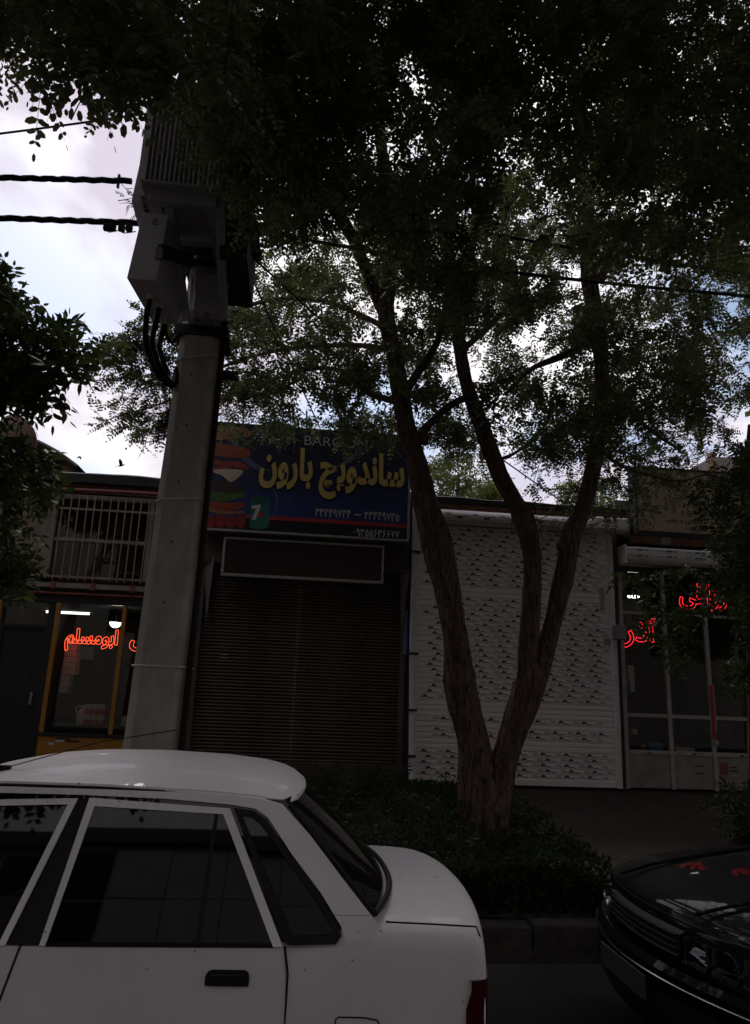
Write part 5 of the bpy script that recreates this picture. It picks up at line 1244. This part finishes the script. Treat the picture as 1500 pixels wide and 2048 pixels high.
# ================================================================== CARS
def interp(x, T):
    if x <= T[0][0]: return T[0][1]
    for (a, u), (b_, v) in zip(T, T[1:]):
        if x <= b_: return u + (v - u) * (x - a) / (b_ - a)
    return T[-1][1]
def ring(yc, x, w, zb, zs, zt, bow, hw):
    half = [(.90, zb), (.975, zb + .10), (1.0, zb + .28), (1.0, (zb + .28 + zs) / 2), (.998, zs - .10), (.992, zs - .035), (.972, zs + .008), (.90, zs + .022), (.55, zt - .004), (0, zt)]
    pts = [(-a * w, z) for a, z in half] + [(a * w, z) for a, z in reversed(half[:-1])]
    return [(x + bow * (y / hw) ** 2, yc + y, z) for y, z in pts]
def wheel(car, x, y, r, side):
    t_ = MB(); t_.lathe((x, y, r), [(r * .62, -.09), (r * .9, -.095), (r, -.07), (r, .07), (r * .9, .095), (r * .62, .09)], 28, axis='Y'); t_ = t_.build('wheel', 'tyre', car, smooth=True)
    b = MB(); b.lathe((x, y, r), [(.001, side * .05), (r * .2, side * .055), (r * .3, side * .03), (r * .52, side * .05), (r * .62, side * .085), (r * .64, side * .06)], 24, axis='Y'); b.build('rim', 'rim', t_, smooth=True)

# ---------------------------------------------------------------- white saloon
YC, W0 = 3.80, .80
wc = thing('parked_car', 'dusty white saloon car parked at the kerb, seen from its side', 'car', (-1.1, YC, 0))
ST = [(-3.06, .66, .30, .52, .54, .10), (-3.04, .72, .24, .62, .64, .12), (-2.98, .76, .22, .69, .72, .12), (-2.7, .79, .2, .75, .79, .06), (-2.2, .80, .2, .80, .845, 0), (-1.9, .80, .2, .84, .87, 0), (-1.7, .80, .2, .855, .862, 0), (-.9, .80, .2, .855, .856, 0), (0.0, .80, .2, .855, .857, 0), (.12, .80, .2, .862, .87, -.01), (.25, .80, .2, .895, .915, -.02), (.36, .80, .2, .915, .953, -.035), (.46, .80, .2, .91, .958, -.05), (.62, .80, .2, .908, .955, -.075), (.78, .798, .22, .90, .950, -.10), (.85, .794, .22, .885, .935, -.105), (.875, .79, .24, .85, .885, -.105), (.885, .785, .26, .74, .77, -.105), (.875, .73, .30, .55, .57, -.10)]
b = MB(); b.grid([ring(YC, *s, W0) for s in ST])
e = ring(YC, *ST[-1], W0); b.add(e, [tuple(range(len(e)))]); e = ring(YC, *ST[0], W0); b.add(e, [tuple(range(len(e)))])
b.build('body', 'car_white', wc, smooth=True, subsurf=2)
def wside(z): return (.80 - .45 * (z - .87)) if z > .87 else .80 - .05 * (.87 - z) ** 2
# glasshouse core: dark glass all round, bowed front and rear screens
rows = []
for z in (.84, .90, .97, 1.05, 1.13, 1.21, 1.28, 1.335):
    w = wside(z) - (.03 if z < .96 else 0); xr = min(.352, .35 - (z - .961) * .955); xf = -1.98 + (z - .86) * 1.55; bw = .125 - .10 * (z - .9); n_ = 13; row = []
    for k in range(n_):
        t_ = -1 + 2 * k / (n_ - 1); row.append((xr + bw * (1 - abs(t_) ** 2.2), YC + t_ * w, z))
    for k in range(n_):
        t_ = 1 - 2 * k / (n_ - 1); row.append((xf - bw * (1 - t_ * t_), YC + t_ * w, z))
    rows.append(row)
b = MB(); b.grid(rows, close=True); b.build('screens', 'car_glass', wc, smooth=True, angle=30)
# roof
ze_ = [(-1.36, 1.325), (-1.25, 1.36), (-1.12, 1.377), (-.74, 1.375), (-.35, 1.363), (-.105, 1.347), (-.03, 1.332), (.01, 1.317)]
zc_ = [(-1.44, 1.345), (-1.3, 1.392), (-1.12, 1.43), (-.9, 1.452), (-.6, 1.457), (-.3, 1.447), (-.1, 1.427), (0, 1.402), (.06, 1.373), (.088, 1.346)]
rows = []
for i in range(33):
    s = i / 32; row = []
    for j in range(25):
        t_ = -1 + 2 * j / 24; a = abs(t_)
        xr = .012 + .076 * (1 - a ** 2.2); xf = -1.36 - .08 * (1 - a ** 2)
        x = xf + (xr - xf) * s
        xe = -1.36 + (.012 + 1.36) * s; xc = -1.44 + (.088 + 1.44) * s
        z = interp(xe, ze_) + (interp(xc, zc_) - interp(xe, ze_)) * (1 - a ** 2.6)
        row.append((x, YC + t_ * .578, z))
    rows.append(row)
b = MB(); b.grid(rows)
edge = [(r_[0][0], r_[0][1] - .002, r_[0][2] - .012) for r_ in rows]; b.grid([[r_[0] for r_ in rows], edge])
edge = [(r_[-1][0], r_[-1][1] + .002, r_[-1][2] - .012) for r_ in rows]; b.grid([[r_[-1] for r_ in rows], edge])
b.grid([rows[-1], [(x + .004, y, z - .014) for x, y, z in rows[-1]]])
roof = b.build('roof', 'car_white', wc, smooth=True, angle=50)
for sd in (-1, 1):
    b = MB(); b.tube([(x, YC + sd * (.584), z - .014) for (x, _, z) in [r_[0] for r_ in rows]], .0065, 6); b.build('drip_gap', 'rubber', roof, smooth=True)
def sidepoly(b, pts, out=.010, depth=.03, sd=-1):
    P = [(x, YC + sd * (wside(z) + (out if x < .2 or z > .957 or out < .0074 else out * min(1, max(0, (z - .86) / .1)) - .005 * (1 - min(1, max(0, (z - .86) / .1))))), z) for x, z in pts]
    b.prism(P, (0, -sd * depth, 0))
def both(name, key, polys, out=.010, depth=.03, parent=None, bevel=.004):
    obs = []
    for sd in (-1, 1):
        b = MB()
        for p in polys: sidepoly(b, p, out, depth, sd)
        obs.append(b.build(name, key, (parent[0 if sd < 0 else 1] if isinstance(parent, list) else parent) or wc, bevel=bevel))
    return obs
both('pillar', 'car_white', [[(-1.36, 1.318), (-1.25, 1.352), (-1.12, 1.368), (-.74, 1.367), (-.35, 1.355), (-.105, 1.34), (-.012, 1.318), (.008, 1.300), (.103, 1.214), (.225, 1.083), (.345, .958), (.205, .958), (.154, 1.024), (.033, 1.151), (-.066, 1.269), (-.12, 1.300), (-.22, 1.312), (-.471, 1.327), (-.807, 1.334), (-1.11, 1.334), (-1.34, 1.30)]], out=.0075, bevel=.003)
both('pillar_foot', 'car_white', [[(.345, .9575), (.368, .932), (.358, .905), (.31, .875), (.25, .862), (.242, .893), (.232, .924), (.206, .9575)]], out=.0075, bevel=0)
both('pillar', 'car_white', [[(-1.98, .86), (-1.90, .86), (-1.26, 1.31), (-1.34, 1.33)]], out=.009)
both('quarter_window', 'rubber', [[(-.206, 1.302), (-.126, 1.292), (-.072, 1.263), (.029, 1.146), (.15, 1.019), (.226, .92), (.234, .894), (.215, .870), (.040, .866), (.020, .885)]], out=.0045, depth=.01)
both('quarter_pane', 'car_glass', [[(-.170, 1.275), (-.125, 1.268), (-.088, 1.245), (.012, 1.135), (.13, 1.008), (.198, .92), (.200, .905), (.190, .897), (.055, .893)]], out=.0065, depth=.006)
both('centre_post', 'rubber', [[(-.811, 1.322), (-.765, 1.322), (-.829, .862), (-.944, .862)]], out=.003, depth=.01)
# doors: lower skins and window frames as one piece each
def door(xl, xr, frame, name):
    obs = []
    for sd in (-1, 1):
        b = MB(); rows_ = []
        for z in (.26, .34, .45, .56, .68, .78, .858):
            y = YC + sd * (wside(z) + .0035 - .10 * 0 - (.02 * ((.45 - z) / .2) ** 2 if z < .45 else 0)); a, c_ = interp(z, xl), interp(z, xr)
            rows_.append([(a + (c_ - a) * k / 10, y, z) for k in range(11)])
        b.grid(rows_); r0 = rows_
        rim_ = [r0[i][0] for i in range(7)] + r0[-1][1:] + [r0[i][-1] for i in range(5, -1, -1)] + r0[0][-2:0:-1]
        b.grid([rim_ + [rim_[0]], [(x, y - sd * .012, z) for x, y, z in rim_ + [rim_[0]]]])
        for p in frame: sidepoly(b, p, .009, .012, sd)
        obs.append(b.build(name, 'car_white', wc, smooth=True, angle=30))
    return obs
rd = door([(.2, -.985), (.679, -.936), (.87, -.886)], [(.2, .036), (.613, .036), (.774, .036), (.862, .022)], [
    [(-.768, 1.325), (-.219, 1.299), (-.242, 1.279), (-.742, 1.297)],
    [(-.219, 1.299), (.022, .862), (-.013, .862), (-.242, 1.279)],
    [(-.768, 1.325), (-.742, 1.297), (-.808, .862), (-.829, .862)]], 'rear_door')
fd_ = door([(.2, -1.85), (.87, -1.85)], [(.2, -.995), (.679, -.946), (.87, -.896)], [
    [(-1.30, 1.305), (-.811, 1.322), (-.844, 1.301), (-1.30, 1.283)],
    [(-.811, 1.322), (-.944, .862), (-.968, .862), (-.844, 1.301)],
    [(-1.86, .862), (-1.30, 1.305), (-1.30, 1.283), (-1.80, .862)]], 'front_door')
both('window_pane', 'car_glass', [[(-.742, 1.297), (-.242, 1.279), (-.013, .866), (-.808, .866)]], .0035, .004, rd, 0)
both('divider_bar', 'rubber', [[(-.276, 1.279), (-.262, 1.279), (-.274, .866), (-.292, .866)]], .007, .005, rd, 0)
both('weather_strip', 'rubber', [[(-.81, .872), (-.013, .872), (-.010, .858), (-.81, .858)]], .006, .006, rd, 0)
both('weather_strip', 'rubber', [[(-1.80, .872), (-.968, .872), (-.968, .858), (-1.80, .858)]], .006, .006, fd_, 0)
for sd, d_ in ((-1, rd[0]), (1, rd[1])):
    b = MB(); y = YC + sd * .8035
    b.prism([(x, y, z) for x, z in ((-.246, .738), (-.092, .735), (-.090, .760), (-.094, .780), (-.108, .788), (-.222, .789), (-.238, .784), (-.246, .768))], (0, sd * .011, 0)); b.build('door_handle', 'rubber', d_, bevel=.005, seg=3)
    b = MB(); b.box(-.228, -.108, min(y, y + sd * .0155), max(y, y + sd * .0155), .768, .776); b.build('handle_grip', 'black', d_, bevel=.002)
for sd in (-1, 1):
    for nm, path in (('shut_line', [(.029, .862), (.045, .774), (.045, .613), (.045, .26)]), ('shut_line', [(-.890, .862), (-.941, .679), (-.99, .26)])):
        b = MB(); b.tube([(x, YC + sd * (wside(z) + .0005), z) for x, z in path], .0045, 6); b.build(nm, 'rubber', wc)
    b = MB(); q_ = [(.225, .627), (.235, .635), (.33, .633), (.375, .625), (.385, .61), (.385, .5), (.225, .5)]
    b.tube([(x, YC + sd * (.8005), z) for x, z in q_ + [q_[0]]], .003, 5)
    if sd < 0: b.build('fuel_flap', 'rubber', wc)
# rear screen surround
b = MB(); pts = []
for k in range(25):
    t_ = -1 + 2 * k / 24; z = .955; w = wside(z) - .01; pts.append((.36 + .128 * (1 - abs(t_) ** 2.2), YC + t_ * w, z + .008))
side1 = [(.35 - (z - .961) * .955 + .006, YC - wside(z) + .004, z) for z in np.linspace(1.315, .97, 10)]
side2 = [(x, 2 * YC - y, z) for x, y, z in reversed(side1)]
b.tube(side1 + pts + side2, .013, 6); b.build('screen_rubber', 'rubber', wc, smooth=True)
# boot lid line
for sd in (-1, 1):
    b = MB(); b.tube([(.40, YC + sd * .765, .936), (.58, YC + sd * .766, .930), (.705 - .06, YC + sd * .762, .926), (.75, YC + sd * .748, .918), (.765, YC + sd * .745, .885), (.768, YC + sd * .745, .80)], .0038, 6); b.build('boot_gap', 'rubber', wc)
for sd in (-1, 1):                                                    # tail lamps wrap the corner
    b = MB(); rows_ = []
    for z in (.48, .52, .66, .72, .752):
        rows_.append([(.70 + (.02 if z > .7 else 0), YC + sd * .806, z), (.745, YC + sd * .802, z), (.782, YC + sd * .784, z), (.80, YC + sd * .74, z), (.822, YC + sd * .62, z), (.835, YC + sd * .50, z)])
    b.grid(rows_); top_ = rows_[-1]; b.grid([top_, [(x - .03, y - sd * .03, z) for x, y, z in top_]]); b.build('tail_lamp', 'lamp_red', wc, smooth=True, angle=40)
b = MB(); rows_ = []
for t_ in np.linspace(-1, 1, 15):
    x = .90 - .10 * t_ * t_ - (.10 if abs(t_) > .99 else 0); y = YC + t_ * .81
    rows_.append([(x - .05, y, .28), (x, y, .30), (x + .01, y, .38), (x, y, .46), (x - .06, y, .475)])
b.grid(rows_); b.build('bumper', 'rubber', wc, smooth=True)
b = MB(); rows_ = []
for t_ in np.linspace(-1, 1, 15):
    x = -3.13 + .10 * t_ * t_; y = YC + t_ * .80
    rows_.append([(x + .05, y, .26), (x, y, .28), (x - .01, y, .38), (x, y, .47), (x + .06, y, .485)])
b.grid(rows_); b.build('bumper', 'rubber', wc, smooth=True)
for sd in (-1, 1):
    b = MB(); b.box(-3.075, -3.03, YC + sd * .42 - .14, YC + sd * .42 + .14, .53, .64); b.build('headlight', 'lens', wc, bevel=.01)
    for x in (-2.32, .04): wheel(wc, x, YC + sd * .70, .27, sd)
    for x in (-2.32, .04):
        b = MB(); b.prism([(x + .33 * math.cos(a), YC + sd * .804, .27 + .33 * math.sin(a)) for a in np.linspace(-.2, math.pi + .2, 16)], (0, -sd * .004, 0)); b.build('wheel_arch', 'rubber', wc)
b = MB(); p, q = at(62, 1510, 3.45), at(352, 1460, 3.45)
pa = Vector((-1.18, 3.40, 1.405)); b.tube([tuple(pa), tuple(at(200, 1484, 3.32)), tuple(at(352, 1460, 3.25))], .0022, 5); b.box(pa.x - .03, pa.x + .03, pa.y - .012, pa.y + .012, pa.z - .02, pa.z + .012); b.build('aerial', 'rubber', wc)

# ---------------------------------------------------------------- black saloon behind it
YD, WD, XF = 4.12, .86, 1.86
bc = thing('parked_car', 'glossy black saloon car parked behind the white one, nose and headlamp in view', 'car', (4.0, YD, 0))
SD = [(.03, .74, .26, .55, .565, .20), (.015, .80, .22, .66, .675, .22), (.03, .83, .2, .725, .745, .22), (.10, .845, .2, .765, .795, .20), (.32, .855, .2, .81, .85, .14), (.70, .86, .2, .855, .905, .05), (1.05, .86, .2, .89, .945, 0), (1.25, .86, .2, .90, .95, 0), (1.6, .86, .2, .905, .91, 0), (2.6, .86, .2, .91, .915, 0), (3.3, .86, .2, .92, .93, 0), (3.6, .86, .2, .93, .97, 0), (4.15, .85, .22, .92, .965, -.08), (4.32, .83, .24, .86, .89, -.12), (4.36, .80, .28, .62, .64, -.12)]
b = MB(); b.grid([ring(YD, XF + s[0], *s[1:], WD) for s in SD])
for s in (SD[0], SD[-1]):
    e = ring(YD, XF + s[0], *s[1:], WD); b.add(e, [tuple(range(len(e)))])
b.build('body', 'car_black', bc, smooth=True, subsurf=2)
rows = []
for z in (.88, .98, 1.1, 1.22, 1.34):
    w = .82 - .42 * (z - .9); xf = XF + 1.12 + (z - .9) * 1.75; xr = XF + 3.65 - (z - .9) * 1.3; bw = .14; row = []
    for k in range(11):
        t_ = -1 + .2 * k; row.append((xr + bw * (1 - t_ * t_), YD + t_ * w, z))
    for k in range(11):
        t_ = 1 - .2 * k; row.append((xf - bw * (1 - t_ * t_), YD + t_ * w, z))
    rows.append(row)
b = MB(); b.grid(rows, close=True); b.build('screens', 'car_glass', bc, smooth=True, angle=30)
rows = []
for i in range(17):
    s = i / 16; row = []
    for j in range(17):
        t_ = -1 + j / 8; x = XF + 1.86 - .13 * (1 - t_ * t_) + s * (1.26 + .24 * (1 - t_ * t_)); row.append((x, YD + t_ * .65, 1.335 + .075 * (1 - t_ ** 4) * (1 - (2 * s - 1) ** 4)))
    rows.append(row)
b = MB(); b.grid(rows); b.build('roof', 'car_black', bc, smooth=True)
for sd in (-1, 1):
    for (xa, xb) in ((XF + 1.08, XF + 1.86), (XF + 3.70, XF + 3.10), (XF + 2.45, XF + 2.45)):
        b = MB(); b.tube([(xa, YD + sd * .825, .90), (xb, YD + sd * .645, 1.335)], .03, 6); b.build('pillar', 'car_black', bc, smooth=True)
    b = MB(); b.box(XF + 1.55, XF + 1.72, YD + sd * .90, YD + sd * 1.05, .93, 1.05); b.build('mirror', 'car_black', bc, bevel=.03, seg=3)
    for x in (.85, 3.5): wheel(bc, XF + x, YD + sd * .76, .30, sd)
    for x in (.85, 3.5):
        b = MB(); b.prism([(XF + x + .36 * math.cos(a), YD + sd * .865, .30 + .36 * math.sin(a)) for a in np.linspace(-.2, math.pi + .2, 16)], (0, -sd * .004, 0)); b.build('wheel_arch', 'rubber', bc)
def fx(y): return XF + .21 * ((y - YD) / WD) ** 2
for sd in (-1, 1):                                                    # headlamps: housing, two bowls, amber corner, clear cover
    ys = [YD + sd * v for v in np.linspace(.40, .845, 10)]
    b = MB(); b.grid([[(fx(y) + .045, y, .572), (fx(y) + .10, y, .60), (fx(y) + .10, y, .69), (fx(y) + .065, y, .712)] for y in ys]); hl = b.build('headlight', 'chrome', bc, smooth=True)
    for v in (.50, .655):
        y = YD + sd * v; rows_ = []
        for r_, d_ in ((.012, .085), (.035, .075), (.055, .045), (.063, .012), (.068, .012)):
            rows_.append([(fx(y) + d_, y + r_ * 1.05 * math.cos(a), .64 + r_ * .96 * math.sin(a)) for a in np.linspace(0, 2 * math.pi, 25)])
        b = MB(); b.grid(rows_); b.build('reflector', 'chrome', hl, smooth=True)
    b = MB(); b.grid([[(fx(YD + sd * v) + .02, YD + sd * v, z) for z in (.59, .65, .70)] for v in (.745, .78, .815, .835)]); b.build('indicator', 'amber', hl, smooth=True)
    for v in (.41, .578, .735):
        y = YD + sd * v; b = MB(); b.box(fx(y) + .01, fx(y) + .09, y - .008, y + .008, .585, .70); b.build('divider', 'black', hl)
    b = MB(); b.grid([[(fx(y) + .010, y, .566), (fx(y) + .000, y, .59), (fx(y) + .014, y, .63), (fx(y) + .040, y, .68), (fx(y) + .072, y, .716), (fx(y) + .09, y, .722)] for y in ys]); b.build('cover', 'lens', hl, smooth=True)
b = MB(); b.grid([[(fx(y) + .012, y, .60), (fx(y) + .012, y, .70), (fx(y) + .04, y, .715)] for y in np.linspace(YD - .38, YD + .38, 12)]); gri = b.build('grille', 'black', bc, smooth=True)
for z in (.605, .635, .665, .695):
    b = MB(); b.tube([(fx(y) + .004, y, z) for y in np.linspace(YD - .37, YD + .37, 12)], .0065 if z in (.605, .695) else .004, 6); b.build('grille_bar', 'black', gri, smooth=True)
b = MB(); b.tube([(fx(YD) + .0 + .004, YD + .05 * math.cos(a), .65 + .04 * math.sin(a)) for a in np.linspace(0, 2 * math.pi, 25)], .0035, 6); b.build('round_badge', 'black', gri, smooth=True)
b = MB(); rows_ = []
for y in np.linspace(YD - .87, YD + .87, 25):
    x = fx(y) - .055 + (.02 if abs(y - YD) > .86 else 0)
    rows_.append([(x + .10, y, .20), (x + .03, y, .24), (x, y, .34), (x - .005, y, .46), (x, y, .53), (x + .03, y, .556), (x + .11, y, .56)])
b.grid(rows_); bm_ = b.build('bumper', 'car_black', bc, smooth=True)
b = MB(); b.tube([(fx(y) - .062, y, .497) for y in np.linspace(YD - .865, YD + .865, 30)], .0045, 6); b.build('chrome_strip', 'chrome', bm_, smooth=True)
b = MB(); b.grid([[(fx(y) - .060, y, .30), (fx(y) - .064, y, .37), (fx(y) - .060, y, .44)] for y in np.linspace(YD - .66, YD + .66, 12)]); b.build('air_intake', 'rubber', bm_)
b = MB(); b.box(XF - .082, XF - .070, YD - .26, YD + .26, .375, .485); b.build('number_plate', 'plate', bm_, bevel=.003)
for sd in (-1, 1):
    b = MB(); b.tube([(XF + x, YD + sd * (.40 + .12 * (x / 1.1)), interp(x, [(.10, .792), (.32, .846), (.70, .902), (1.05, .943)]) + .004 - .012 * ((.40 + .12 * x / 1.1) / .86) ** 2) for x in np.linspace(.12, 1.02, 10)], .009, 6); b.build('bonnet_crease', 'car_black', bc, smooth=True)
b = MB(); b.tube([(fx(y) + .052, y, .752 - .02 * abs((y - YD) / .86) ** 2) for y in np.linspace(YD - .76, YD + .76, 20)], .004, 6); b.build('bonnet_gap', 'rubber', bc)

# ================================================================== BIRDS
def bird(px, py, Y, s, lab, ang):
    c = at(px, py, Y); t = thing('bird', lab, 'bird', tuple(c))
    b = MB(); rows_ = []
    fx_, up_ = Vector((math.cos(ang), .2, math.sin(ang))).normalized(), Vector((-math.sin(ang), 0, math.cos(ang)))
    sd_ = fx_.cross(up_).normalized()
    for u_, r_ in ((-.5, .02), (-.32, .09), (-.05, .17), (.2, .16), (.33, .10), (.42, .09), (.5, .06), (.62, .005)):
        rows_.append([tuple(c + (fx_ * u_ + (up_ * math.cos(a) + sd_ * math.sin(a)) * r_) * s) for a in np.linspace(0, 6.283, 9)[:-1]])
    b.grid(rows_, close=True)
    b.add([tuple(c + (fx_ * u_ + sd_ * v_) * s) for u_, v_ in ((-.45, .03), (-.8, .13), (-.85, 0), (-.8, -.13), (-.45, -.03))], [(0, 1, 2, 3, 4)])
    b.build('body', 'bird', t, smooth=True)
    for k, lift in ((1, .75), (-1, .35)):
        b = MB(); b.prism([tuple(c + (fx_ * u_ + sd_ * (k * v_) + up_ * (lift * v_)) * s) for u_, v_ in ((.25, .1), (.32, .45), (.1, .95), (-.15, .8), (-.2, .4), (-.18, .1))], up_ * .02 * s); b.build('wing', 'bird', t)
bird(242, 931, 12, .11, 'dark bird in flight above the left shop roof beside the pole', .4)
bird(160, 914, 16, .09, 'tiny dark bird above the end of the brick house eave', 2.8)
bird(128, 782, 16, .12, 'tiny dark bird high between the ash tree and the pole', -.3)

# ------------------------------------------------------------------ leaf litter on the pavement and along the gutter
rng = np.random.default_rng(9); n = 420
X = rng.uniform(-3.5, 7.5, n); Y = rng.uniform(6.1, 10.9, n); A_ = rng.uniform(0, 6.28, n); S_ = rng.uniform(.03, .06, n)
V = np.array([[(X[i] + S_[i] * (u * math.cos(A_[i]) - v * .6 * math.sin(A_[i])), Y[i] + S_[i] * (u * math.sin(A_[i]) + v * .6 * math.cos(A_[i])), (ground_z(Y[i]) + .012 if Y[i] > 6 else .006) + .012 * abs(v) + .004 * u) for u, v in OVAL] for i in range(n)])
M['litter'] = leaf_mat('dry leaf', (0.10, 0.075, 0.03), (0.20, 0.15, 0.06), .1, .05)
o = np_mesh('fallen_leaves', V.reshape(-1, 3), 6, np.arange(n * 6), 'litter'); tag(o, 'small dry leaves scattered over the pavement before the shops', 'leaf litter', kind='stuff')
